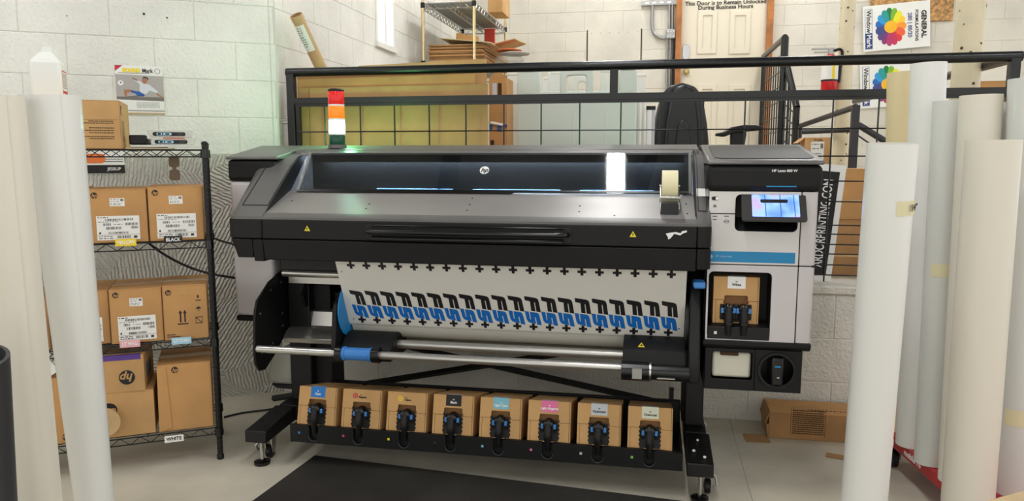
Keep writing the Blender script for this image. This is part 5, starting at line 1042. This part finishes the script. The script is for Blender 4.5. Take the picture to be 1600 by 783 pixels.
# ------------------------------------------------------------------ office chair behind the rail
CY_ = 5.42; cc = at(1062, 225, Y=CY_)
OC = thing('office_chair', 'black leather high-back office chair behind the rail', 'chair', (cc.x+.02, CY_-.15, DECK), R(8))
O = lambda n, q, m, p=None, bev=0, s=2: obj(n, q, m, p or OC, bev, s, world=False)
hz = at(1060, 130, Y=CY_).z - DECK; bwid = (at(1103, 225, Y=CY_).x - at(1018, 225, Y=CY_).x)
pts = [(-.5,.0),(-.52,.2),(-.5,.45),(-.46,.62),(-.40,.78),(-.33,.90),(-.22,.97),(0,1.0),(.22,.97),(.33,.90),(.40,.78),(.46,.62),(.5,.45),(.52,.2),(.5,.0)]
hb = hz-.42; poly = [(p[0]*bwid*1.05, .42 + p[1]*hb) for p in pts]
O('backrest', MB().prism(poly, 'y', .10, .20), 'leather', None, .022, 4)
O('back_panel', MB().prism([(p[0]*bwid*.62, .46 + p[1]*hb*.92) for p in pts], 'y', .03, .12), 'leather', None, .02, 4)
O('back_cushion', MB().prism([(p[0]*bwid*.30, .46 + p[1]*hb*.6) for p in pts], 'y', .015, .12), 'leather', None, .03, 4)
q = MB().tube([(bwid*.62*p[0], .03, .46 + p[1]*hb*.92) for p in pts[7:]], .006, 6); O('piping', q, 'dark_grey')
O('seat', MB().slab((0, -.12, .43), (1,0,0), (0,1,0), (0,0,1), rrect(.52, .5, .1, 5), .09), 'leather', None, .03, 4)
ax = (at(1148, 210, Y=CY_).x - cc.x - .02); az = at(1148, 203, Y=CY_).z - DECK
for s in (1, -1):
    pad = [(-.15,-.045),(-.145,-.028),(-.10,-.02),(-.05,.012),(.03,.026),(.10,.024),(.15,.014),(.152,-.008),(.10,-.014),(.03,-.02),(-.04,-.028),(-.10,-.052)]
    O('armrest', MB().prism([(s*ax + s*p[0], az + p[1]) for p in pad], 'y', -.12, -.03), 'black', None, .01, 3)
    O('arm_post', MB().prism([(s*ax-.055, az-.02),(s*ax+.05, az-.02),(s*ax+.035, az-.15),(s*ax-.03, .45),(s*ax-.07, .45),(s*ax-.05, az-.15)], 'y', -.095, -.055), 'black', None, .006)
    O('arm_bracket', MB().box(min(0, s*ax), max(0, s*ax), -.10, -.05, .40, .43), 'black')
O('column', MB().cyl((0, -.1, .1), (0, -.1, .42), .03, n=16), 'black')
for i in range(5):
    a = 2*PI*i/5; lg = O('base_leg', MB().tube([(0, -.1, .11), (.28*math.cos(a), -.1+.28*math.sin(a), .075)], [.03, .018], 8), 'black'); O('caster', MB().cyl((.28*math.cos(a)-.012, -.1+.28*math.sin(a), .03), (.28*math.cos(a)+.012, -.1+.28*math.sin(a), .03), .03, n=14), 'black', lg)
for i, (px, m, lab) in enumerate(((1014, 'white', 'white tube with dark cap left of the office chair'), (1019, 'label_grey', 'pale grey tube with dark cap touching the office chair'))):
    p = at(px, 172, Y=5.0+.05*i); t = thing('poster_tube', lab, 'tube', (p.x, p.y, DECK), 0, 'capped tubes beside the chair'); obj('tube', MB().cyl((0,0,0), (0,0,p.z-DECK), .02, n=16), m, t, world=False); obj('cap', MB().cyl((0,0,p.z-DECK), (0,0,p.z-DECK+.025), .022, n=16), 'black', t, world=False)
# ------------------------------------------------------------------ leaning cardboard tube in the corner
tt, tb_ = at(463, 24, Y=4.06), at(500, 103, Y=4.24); bot = extend(tt, tb_, DECK); CT = thing('cardboard_tube', 'brown cardboard mailing tube leaning in the white corner', 'tube', bot)
rT = .035; obj('tube', MB().pipe(bot, tt, rT, rT-.004, 36), 'kraft', CT); d = (tt-bot).normalized(); obj('end_cap', MB().cyl(tt - d*.012, tt - d*.004, rT-.004, n=30), 'cardboard_edge', CT); obj('rim', MB().pipe(tt - d*.03, tt + d*.002, rT+.002, rT-.004, 36), 'kraft', CT)
u = (Vector((1,0,0)) - d*d.x).normalized(); v = d.cross(u); vs = []
if v.y > 0: v = -v
for i in range(11):
    a = -1.15 + 2.1*i/10; p = tt - d*.05 + (u*math.sin(a) + v*math.cos(a))*(rT+.001); vs += [p, p - d*.16]
lb = obj('label', MB().add(vs, [(2*i, 2*i+1, 2*i+3, 2*i+2) for i in range(10)]), 'paper', CT); q = MB()
for k in range(9):
    for i in range(2, 7):
        if random.random() < .75:
            a0, a1 = -1.15+2.1*i/10, -1.15+2.1*(i+.8)/10; L0 = .062+k*.014; q.add([tt - d*L0 + (u*math.sin(a) + v*math.cos(a))*(rT+.0016) for a in (a0, a1)] + [tt - d*(L0+.006) + (u*math.sin(a) + v*math.cos(a))*(rT+.0016) for a in (a1, a0)], [(0,1,2,3)])
obj('label_print', q, 'print_grey', lb, smooth=0)
# ------------------------------------------------------------------ chrome rack at the back
ry0, ry1 = 6.35, 7.7; rx0 = at(661, 50, Y=ry0).x; rx1 = at(741, 50, Y=ry0).x; rz0, rz1 = at(661, 97, Y=ry0).z, at(661, 6, Y=ry0).z
CRK = thing('chrome_rack', 'tall chrome wire rack against the far white wall', 'rack', ((rx0+rx1)/2, (ry0+ry1)/2, DECK))
for x in (rx0, rx1):
    for y in (ry0, ry1):
        po = obj('post', MB().cyl((x,y,DECK), (x,y,3.5), .0135, n=12), 'gold_chrome', CRK)
        obj('collar', MB().cyl((x,y,rz1-.035), (x,y,rz1+.01), .019, n=12), 'black', po); obj('collar', MB().cyl((x,y,rz0-.035), (x,y,rz0+.01), .019, n=12), 'black', po)
for z, solid in ((rz0, 0), (rz1, 1)):
    q = MB()
    for x in (rx0, (rx0+rx1)/2, rx1):
        q.cyl((x,ry0,z), (x,ry1,z), .005, n=6); q.cyl((x,ry0,z-.045), (x,ry1,z-.045), .005, n=6); n = 26; q.tube([(x, ry0+(ry1-ry0)*i/n, z-(.045 if i % 2 else 0)) for i in range(n+1)], .004, 4)
    for y in (ry0, ry1):
        q.cyl((rx0,y,z), (rx1,y,z), .005, n=6); q.cyl((rx0,y,z-.045), (rx1,y,z-.045), .005, n=6); n = 10; q.tube([(rx0+(rx1-rx0)*i/n, y, z-(.045 if i % 2 else 0)) for i in range(n+1)], .004, 4)
    sf = obj('shelf_frame', q, 'zinc', CRK); q = MB()
    for i in range(1, 34): q.cyl((rx0, ry0+(ry1-ry0)*i/34, z+.003), (rx1, ry0+(ry1-ry0)*i/34, z+.003), .003, n=5)
    obj('wire_deck', q, 'zinc', sf)
    if solid: obj('shelf_liner', MB().box(rx0+.02, rx1-.02, ry0+.02, ry1-.02, z+.006, z+.01), 'label_grey', CRK)
zc = rz0+.012
ORD = ['lowest of eleven'] + ['%s from the bottom' % s for s in ('second', 'third', 'fourth', 'fifth', 'sixth', 'seventh', 'eighth', 'ninth')] + ['second from the top', 'topmost of the flat ones']
for i in range(11):
    th = .011; m = 'cardboard_dark' if i % 3 else 'cardboard_warm'; jx = random.uniform(-.012, .015); q = MB().box(rx0+.03+jx, rx1+.07+jx, ry0+.05+random.uniform(-.02,.02), ry1-.25, zc, zc+th)
    single('cardboard_sheet', 'flat brown cardboard sheet in the chrome rack stack, ' + ORD[i], 'cardboard', q, m, group='stacked cardboard sheets on the chrome rack'); zc += th+.0015
q = MB(); p0, p1, p2, p3 = at(688, 58, Y=6.4), at(742, 66, Y=6.4), at(742, 66, Y=7.2), at(690, 58, Y=7.2)
o = single('cardboard_sheet', 'pale brown cardboard sheet sloping on top of the stack', 'cardboard', MB().add([(rx0+.14, ry0+.03, zc+.05), (rx1+.14, ry0+.03, zc+.001), (rx1+.14, ry1-.5, zc+.001), (rx0+.14, ry1-.5, zc+.05), (rx0+.14, ry0+.03, zc+.056), (rx1+.14, ry0+.03, zc+.007), (rx1+.14, ry1-.5, zc+.007), (rx0+.14, ry1-.5, zc+.056)], [(3,2,1,0),(4,5,6,7),(0,1,5,4),(1,2,6,5),(2,3,7,6),(3,0,4,7)]), 'manila')
single('cardboard_flap', 'upright orange-brown cardboard piece on the sheet stack', 'cardboard', MB().add([(rx0+.22,6.6,zc+.05),(rx1-.02,6.6,zc+.02),(rx1-.02,6.6,zc+.09),(rx0+.23,6.6,zc+.13),(rx0+.22,6.606,zc+.05),(rx1-.02,6.606,zc+.02),(rx1-.02,6.606,zc+.09),(rx0+.23,6.606,zc+.13)], [(0,1,2,3),(7,6,5,4),(0,1,5,4),(1,2,6,5),(2,3,7,6),(3,0,4,7)]), 'cardboard_warm')
single('cardboard_flap', 'tan cardboard wing tilting up at the right of the stack', 'cardboard', MB().add([(rx1+.06,6.5,zc-.01),(rx1+.30,6.6,zc+.06),(rx1+.34,7.0,zc+.07),(rx1+.06,7.0,zc-.01),(rx1+.06,6.5,zc-.004),(rx1+.30,6.6,zc+.066),(rx1+.34,7.0,zc+.076),(rx1+.06,7.0,zc-.004)], [(3,2,1,0),(4,5,6,7),(0,1,5,4),(1,2,6,5),(2,3,7,6),(3,0,4,7)]), 'cardboard')
bgx, bgz = at(792, 85, Y=6.5).x, at(792, 98, Y=6.5).z
for i, (dx, dz, sx, sz, m, lab) in enumerate(((0, 0, .13, .05, 'bag', 'clear plastic bag of packing on the rack side'), (.04, .075, .14, .018, 'photo_grey', 'grey envelope pile on the plastic bag'), (-.01, .11, .12, .012, 'orange', 'orange envelope on the grey pile'))):
    q = MB(); prof = [(1-.55*(k/5)**3 if k < 5 else .02, k/5) for k in range(6)]
    single('packing_bag', lab, 'packing', MB().lathe([(sx*.55, 0), (sx*.95, sz*.35), (sx, sz*.8), (sx*.8, sz*1.3), (sx*.3, sz*1.6)], 20, (bgx+dx, 6.62, bgz+dz)), m)
ra, rb = at(757, 45, Y=7.4), at(773, 66, Y=7.4); single('red_folder', 'red folder standing on the chrome rack', 'folder', MB().box(ra.x, rb.x, 7.39, 7.42, rb.z-.06, ra.z), 'red_card', .002)
ba, bb = at(763, 20, Y=6.9), at(786, 28, Y=6.9); RB = thing('rack_carton', 'brown carton on the upper tier of the chrome rack', 'carton', ((ba.x+bb.x)/2, 7.05, rz1+.01)); w = bb.x-ba.x; obj('body', MB().box(-w/2, w/2, -.17, .17, 0, .3), 'cardboard', RB, .003, world=False); obj('tape', MB().box(-.02, .02, -.1708, .1708, .298, .301), 'tape_tan', RB, world=False)
# ------------------------------------------------------------------ conduit on the back wall
CN = thing('wall_conduit', 'grey metal conduit and junction box beside the door', 'conduit', (at(1048, 60, Y=BACK-.03).x, BACK-.03, at(1048, 130, Y=BACK).z))
Y_ = BACK-.03; w_ = lambda px, py: at(px, py, Y=Y_)
obj('conduit_pipe', MB().tube(smooth_pts([w_(1020,-30), w_(1019,20), w_(1019,44), w_(1024,54), w_(1033,59), w_(1042,59)]), .017, 10), 'zinc', CN)
for px in (1046, 1051): obj('conduit_pipe', MB().cyl(w_(px,-30), w_(px-.5,48), .014, n=10), 'zinc', CN)
for px in (1042.5, 1047.5): obj('conduit_pipe', MB().cyl(w_(px,60), w_(px-1.5,150), .011, n=10), 'zinc', CN)
a, b = w_(1040.5, 46), w_(1055.5, 61); jb = obj('junction_box', MB().box(a.x, b.x, BACK-.07, BACK-.008, b.z, a.z), 'zinc', CN, .008); q = MB()
for fx in (.2, .5, .8):
    for fz in (.25, .75): q.cyl((a.x+(b.x-a.x)*fx, BACK-.07, b.z+(a.z-b.z)*fz), (a.x+(b.x-a.x)*fx, BACK-.074, b.z+(a.z-b.z)*fz), .008, n=8)
obj('box_screw', q, 'steel', jb); a, b = w_(1002, 2), w_(1061, 7); obj('strut_channel', MB().box(a.x, b.x, BACK-.05, BACK-.008, b.z, a.z), 'zinc', CN); q = MB()
for i in range(4): q.slab((a.x+.06+i*.075, BACK-.05, (a.z+b.z)/2), (1,0,0), (0,0,1), (0,-1,0), rrect(.045, .016, .007, 3), .001)
obj('strut_slot', q, 'paper', CN); obj('cable_sleeve', MB().box(w_(1051,60).x, w_(1057,60).x, BACK-.05, BACK-.01, w_(1054,150).z, w_(1054,58).z), 'black', CN, .004)
# ------------------------------------------------------------------ stair railing by the door
SY = 6.85; p0 = at(1228, 58, Y=SY); p1 = at(1217, 225, Y=SY); zq = p0.z; xq = at(1223, 140, Y=SY).x
SRL = thing('landing_railing', 'black railing with wire mesh at the door landing', 'railing', (xq, SY, DECK)); q_ = lambda n, mb, par=None: obj(n, mb, 'black_rail', par or SRL)
q_('post', MB().cyl((xq,SY,DECK), (xq,SY,zq), .032, n=14)); q_('top_rail', MB().cyl((xq,SY,zq), (xq,8.12,zq), .026, n=12)); q_('post', MB().cyl((xq,8.1,DZ), (xq,8.1,zq), .022, n=12))
for i in range(1, 9): q_('mesh_wire', MB().cyl((xq, SY+i*.14, DZ), (xq, SY+i*.14, zq-.12), .006, n=5))
for i in range(8): q_('mesh_wire', MB().cyl((xq, SY, zq-.14-i*.13), (xq, 8.1, zq-.14-i*.13), .006, n=5))
s0_, s1_ = at(1229, 100, Y=SY), at(1245, 168, Y=6.6); s2_ = Vector((s1_.x, s1_.y, DECK)); q_('slope_rail', MB().tube([s0_, s1_], .028, 10)); q_('post', MB().cyl(s2_, s1_, .026, n=12))
for i in range(7):
    f = (i+1)/8; z = s1_.z - .06 - i*.1; q_('mesh_wire', MB().cyl((xq, SY, z+.12), (s1_.x, s1_.y, z), .006, n=5))
for i in range(3):
    f = (i+1)/4; pa = s0_.lerp(s1_, f); q_('mesh_wire', MB().cyl((pa.x, pa.y, DECK), pa, .006, n=5))
h0, h1 = at(1250, 197, Y=6.9), at(1337, 167, Y=5.6); hb_ = Vector((h1.x, h1.y, DECK))
HR = thing('stair_handrail', 'dark grey handrail with square post behind the small carton', 'railing', hb_); q_ = lambda n, mb: obj(n, mb, 'dark_grey', HR)
q_('handrail', MB().cyl(h0, h1, .021, n=12)); q_('post', MB().box(h1.x-.024, h1.x+.024, h1.y-.024, h1.y+.024, DECK, h1.z+.01)); q_('slope_rail', MB().tube([at(1341,195,Y=5.6), at(1395,228,Y=5.5)], .022, 8)); q_('lower_rail', MB().cyl(at(1254,206,Y=6.2), at(1329,203,Y=6.0), .02, n=10)); q_('slope_rail', MB().tube([at(1341,212,Y=5.6), at(1395,250,Y=5.5)], .006, 6)); q_('post', MB().cyl(Vector((h0.x, h0.y, DECK)), h0, .02, n=10))
# ------------------------------------------------------------------ poles, extinguisher, wall boards
def pole(label, px, py, Y, r):
    p = at(px, py, Y=Y); t = thing('steel_pole', label, 'pole', (p.x, Y, DECK), 0, 'cream steel poles'); obj('pole', MB().cyl((0,0,0), (0,0,4.7-DECK), r, n=28), 'pole_cream', t, world=False); q = MB()
    for i in range(46):
        a = random.uniform(PI, 2*PI); z = random.uniform(.5, 2.5); rr = random.uniform(.003, .009); c_ = Vector((math.cos(a)*r, math.sin(a)*r, z)); q.cyl(c_, c_ + Vector((math.cos(a), math.sin(a), 0))*.0015, rr, n=6)
    obj('rust_spot', q, 'rust', t, world=False, smooth=0); obj('base_plate', MB().box(-r*1.6, r*1.6, -r*1.6, r*1.6, 0, .015), 'pole_cream', t, world=False); return t
pole('cream steel pole with the fire extinguisher', 1319, 120, 6.35, .056); pole('thicker rust-spotted cream pole behind the rail end', 1512, 80, 4.35, .068)
pe = at(1296, 120, Y=6.30); FE = thing('fire_extinguisher', 'red fire extinguisher hanging on the cream pole', 'extinguisher', (pe.x, 6.30, at(1296, 149, Y=6.3).z)); eh = at(1296, 95, Y=6.3).z - at(1296, 149, Y=6.3).z; er = .060
e_ = lambda n, q, m, bev=0: obj(n, q, m, FE, bev, world=False)
e_('cylinder', MB().lathe([(er*.9,0),(er,.012),(er,eh),(er*.8,eh+.03),(er*.35,eh+.05)], 28), 'fire_red'); e_('label_wrap', MB().lathe([(er+.001,eh*.45),(er+.0012,eh*.455),(er+.0012,eh*.92),(er+.001,eh*.925)], 28), 'paper'); e_('label_stripe', MB().slab((.005,-er-.0005,eh*.46), (1,0,0), (0,0,1), (0,-1,0), [(0,0),(.02,0),(.02,eh*.44),(0,eh*.44)], .002), 'yellow'); e_('band', MB().lathe([(er+.001,eh*.40),(er+.002,eh*.41),(er+.002,eh*.445),(er+.001,eh*.45)], 28), 'black')
e_('valve', MB().cyl((0,0,eh+.05), (0,0,eh+.085), .02, n=12), 'zinc'); e_('lever', MB().box(-.14, .03, -.012, .012, eh+.085, eh+.097).box(-.12, .03, -.01, .01, eh+.062, eh+.072), 'zinc'); e_('hose', MB().tube(smooth_pts([Vector((.02,0,eh+.07)), Vector((.06,0,eh+.085)), Vector((.085,0,eh+.06)), Vector((.075,0,eh-.05)), Vector((.07,0,.1))]), .011, 8), 'black')
e_('bracket', MB().box(-.02, .09, er-.004, er+.01, eh*.5, eh*.6), 'black')
# chipboard and posters on the back wall
a, b = at(1362, -30, Y=BACK-.02), at(1488, 32, Y=BACK-.02); struct(obj('trim_2', MB().box(a.x, b.x, BACK-.03, BACK-.006, b.z, a.z), 'chipboard'))
PCOL = [('petal_%d' % i, c) for i, c in enumerate(((20,120,60), (120,180,40), (235,225,40), (250,200,40), (245,150,45), (235,95,50), (215,50,60), (195,40,80), (180,45,100), (130,50,110), (90,60,120), (60,70,130), (30,100,180), (40,150,210), (30,150,150)))]
for n, c in PCOL: mat(n, c, .5)
mat('flower_core', (240, 180, 30), .6); mat('poster_blue', (30, 55, 120), .5); mat('poster_face', (232, 232, 226), .5)
def wm_poster(label, px, py, w, h, rz, big, small, y, cols=True):
    p = at(px, py, Y=y); t = thing('flower_poster', label, 'poster', (p.x, y, p.z-h/2), 0, 'flower posters on the back wall', rot=(0, R(rz), 0))
    q_ = lambda n, mb, m, par=None: obj(n, mb, m, par or t, world=False, smooth=0)
    q_('panel', MB().box(-w/2, w/2, -.004, 0, 0, h), 'poster_face'); fx, fz, r = -.085*w, h*.5, w*.285
    q_('photo_backing', MB().slab((fx, -.004, fz), (1,0,0), (0,0,1), (0,-1,0), rrect(r*1.5, r*1.2, .02), .0005), 'petal_10') if not cols else None
    for i, (mn, c) in enumerate(PCOL):
        a = PI/2 - 2*PI*i/15 + .1; d = Vector((math.cos(a), math.sin(a))); s_ = Vector((-d.y, d.x)); pl_ = []
        for f, wd in ((.3,.10),(.6,.20),(.85,.20),(.97,.11),(1.0,0)): pl_.append(d*f*r*.95 + s_*wd*r*.92)
        for f, wd in ((.97,.11),(.85,.20),(.6,.20),(.3,.10)): pl_.append(d*f*r*.95 - s_*wd*r*.92)
        q_('petal', MB().slab((fx, -.0045-.0002*(i % 3), fz), (1,0,0), (0,0,1), (0,-1,0), [(v.x*.86, v.y*1.12) for v in pl_], .0006), mn)
    q_('flower_centre', MB().slab((fx, -.0055, fz), (1,0,0), (0,0,1), (0,-1,0), [(r*.34*math.cos(2*PI*i/24), r*.34*math.sin(2*PI*i/24)) for i in range(24)], .001), 'flower_core')
    dn = (0,0,-1); rt_ = (1,0,0)
    def tx(s, size, m, x, z, b): text('poster_lettering', s, size, m, t, (x, -.006, z), dn, rt_, b, .0005, world=False)
    q_('title_frame', MB().frame(-w*.47, -w*.36, h*.05, h*.93, -w*.465, -w*.365, h*.055, h*.925, .002, -.0052, -.004, 2), 'poster_blue'); q_('title_block', MB().box(-w*.465, -w*.365, -.0052, -.004, h*.06, h*.40), 'poster_blue')
    tx('Window', w*.10, 'print_black', -w*.415, h*.66, .001); tx('Mark', w*.10, 'poster_face', -w*.415, h*.23, .001)
    tx(big, w*.10, 'print_black', w*.405, h*.5, .0022); tx('FORMULATIONS', w*.066, 'print_black', w*.30, h*.48, .0008); tx(small, w*.085, 'poster_blue', w*.20, h*.5, .0008)
    return t
wp = (at(1455, 40, Y=BACK).x - at(1351, 40, Y=BACK).x)
wm_poster('upper flower poster with colourful petals on the back wall', 1403, 41, wp, wp*.72, -4, 'GENERAL', '280 | 80/20', BACK-.032)
wm_poster('lower flower poster, mostly hidden behind the rails', 1398, 131, wp, wp*.72, -4, 'GENERAL', '270', BACK-.02)
# ------------------------------------------------------------------ sign and cartons on the raised floor, right
s_top, s_bot = at(1323, 262, Y=4.06), at(1298, 439, Y=4.06); rx = math.atan2(s_top.x-s_bot.x, s_top.z-s_bot.z)
hgt = (s_top-s_bot).length; SG = thing('shop_sign', 'black sign with white sideways lettering behind the mesh', 'sign', (s_bot.x, 4.06, DECK+.02), 0, rot=(0, rx, 0))
g_ = lambda n, q, m, p=None: obj(n, q, m, p or SG, world=False)
wS = .34; g_('panel', MB().box(-wS, 0, 0, .008, -.012, hgt), 'white'); g_('black_field', MB().box(-wS+.025, -.028, -.001, 0, .015, hgt-.035), 'print_black')
text('sign_lettering', 'ARDORPRINTING.COM', .066, 'white', SG, (-.075, -.0016, hgt*.485), (0,0,1), (-1,0,0), .0007, .0004, world=False, sx=(hgt-.07)/(.066*17*.70)); text('sign_lettering', 'Co o SEI', .12, 'white', SG, (-.178, -.0016, hgt*.56), (0,0,1), (-1,0,0), .003, .0004, world=False)
def dcarton(label, x0, x1, y0, y1, z0, z1, m, name='deck_carton', tape=True, grp='cartons on the raised floor'):
    t = thing(name, label, 'carton', ((x0+x1)/2, (y0+y1)/2, z0), 0, grp); w, d, h = (x1-x0)/2, (y1-y0)/2, z1-z0
    obj('body', MB().box(-w, w, -d, d, 0, h-.004), m, t, .003, world=False); obj('flap', MB().box(-w, w, -d, -.001, h-.004, h), m, t, world=False); obj('flap', MB().box(-w, w, .001, d, h-.004, h), m, t, world=False)
    if tape: obj('tape', MB().box(-w+.07, -w+.1, -d-.001, -d, 0, h).box(-w, w, -d-.001, -d, h*.35, h*.39), 'tape_clear', t, world=False)
    return t
xa, xb = at(1292, 350, Y=4.3).x, at(1352, 350, Y=4.3).x; zmid = at(1320, 344, Y=4.3).z; ztop = at(1320, 264, Y=4.3).z
dcarton('brown taped carton at the bottom behind the sign', xa-.1, xb+.12, 4.3, 4.6, DECK, zmid, 'cardboard_dark'); dcarton('brown taped carton stacked on top behind the sign', xa-.06, xb+.1, 4.31, 4.58, zmid+.001, ztop, 'cardboard_warm')
dcarton('brown carton supporting the labelled small carton', at(1258,215,Y=5.75).x-.03, at(1298,215,Y=5.75).x+.05, 5.72, 6.02, DECK, 1.30, 'cardboard_dark')
pa, pb = at(1258, 215, Y=5.75), at(1298, 262, Y=5.75); t = dcarton('small brown carton with a white label near the pole', pa.x, pb.x, 5.75, 5.95, 1.301, pa.z, 'cardboard', tape=False); small_label(t, (-.05, -.1005, .05), (1,0,0), (0,0,1), .09, pa.z-1.301-.08, world=False); obj('open_flap', MB().add([(-(pb.x-pa.x)/2,-.1,pa.z-1.301),(-(pb.x-pa.x)/2,.1,pa.z-1.301),(-(pb.x-pa.x)/2-.05,.1,pa.z-1.301-.04),(-(pb.x-pa.x)/2-.05,-.1,pa.z-1.301-.04)], [(0,1,2,3)]), 'cardboard_warm', t, world=False); text('carton_lettering', 'Fragile', .022, 'print_black', t, (0, -.101, pa.z-1.301-.018), (1,0,0), (0,0,1), .0004, .0003, world=False)
pa, pb = at(1522, 127, Y=5.2), at(1576, 140, Y=5.2); dcarton('brown carton top showing between the rail end and the pole', pa.x, pb.x+.2, 5.2, 5.5, DECK, pa.z, 'cardboard_warm', tape=False)
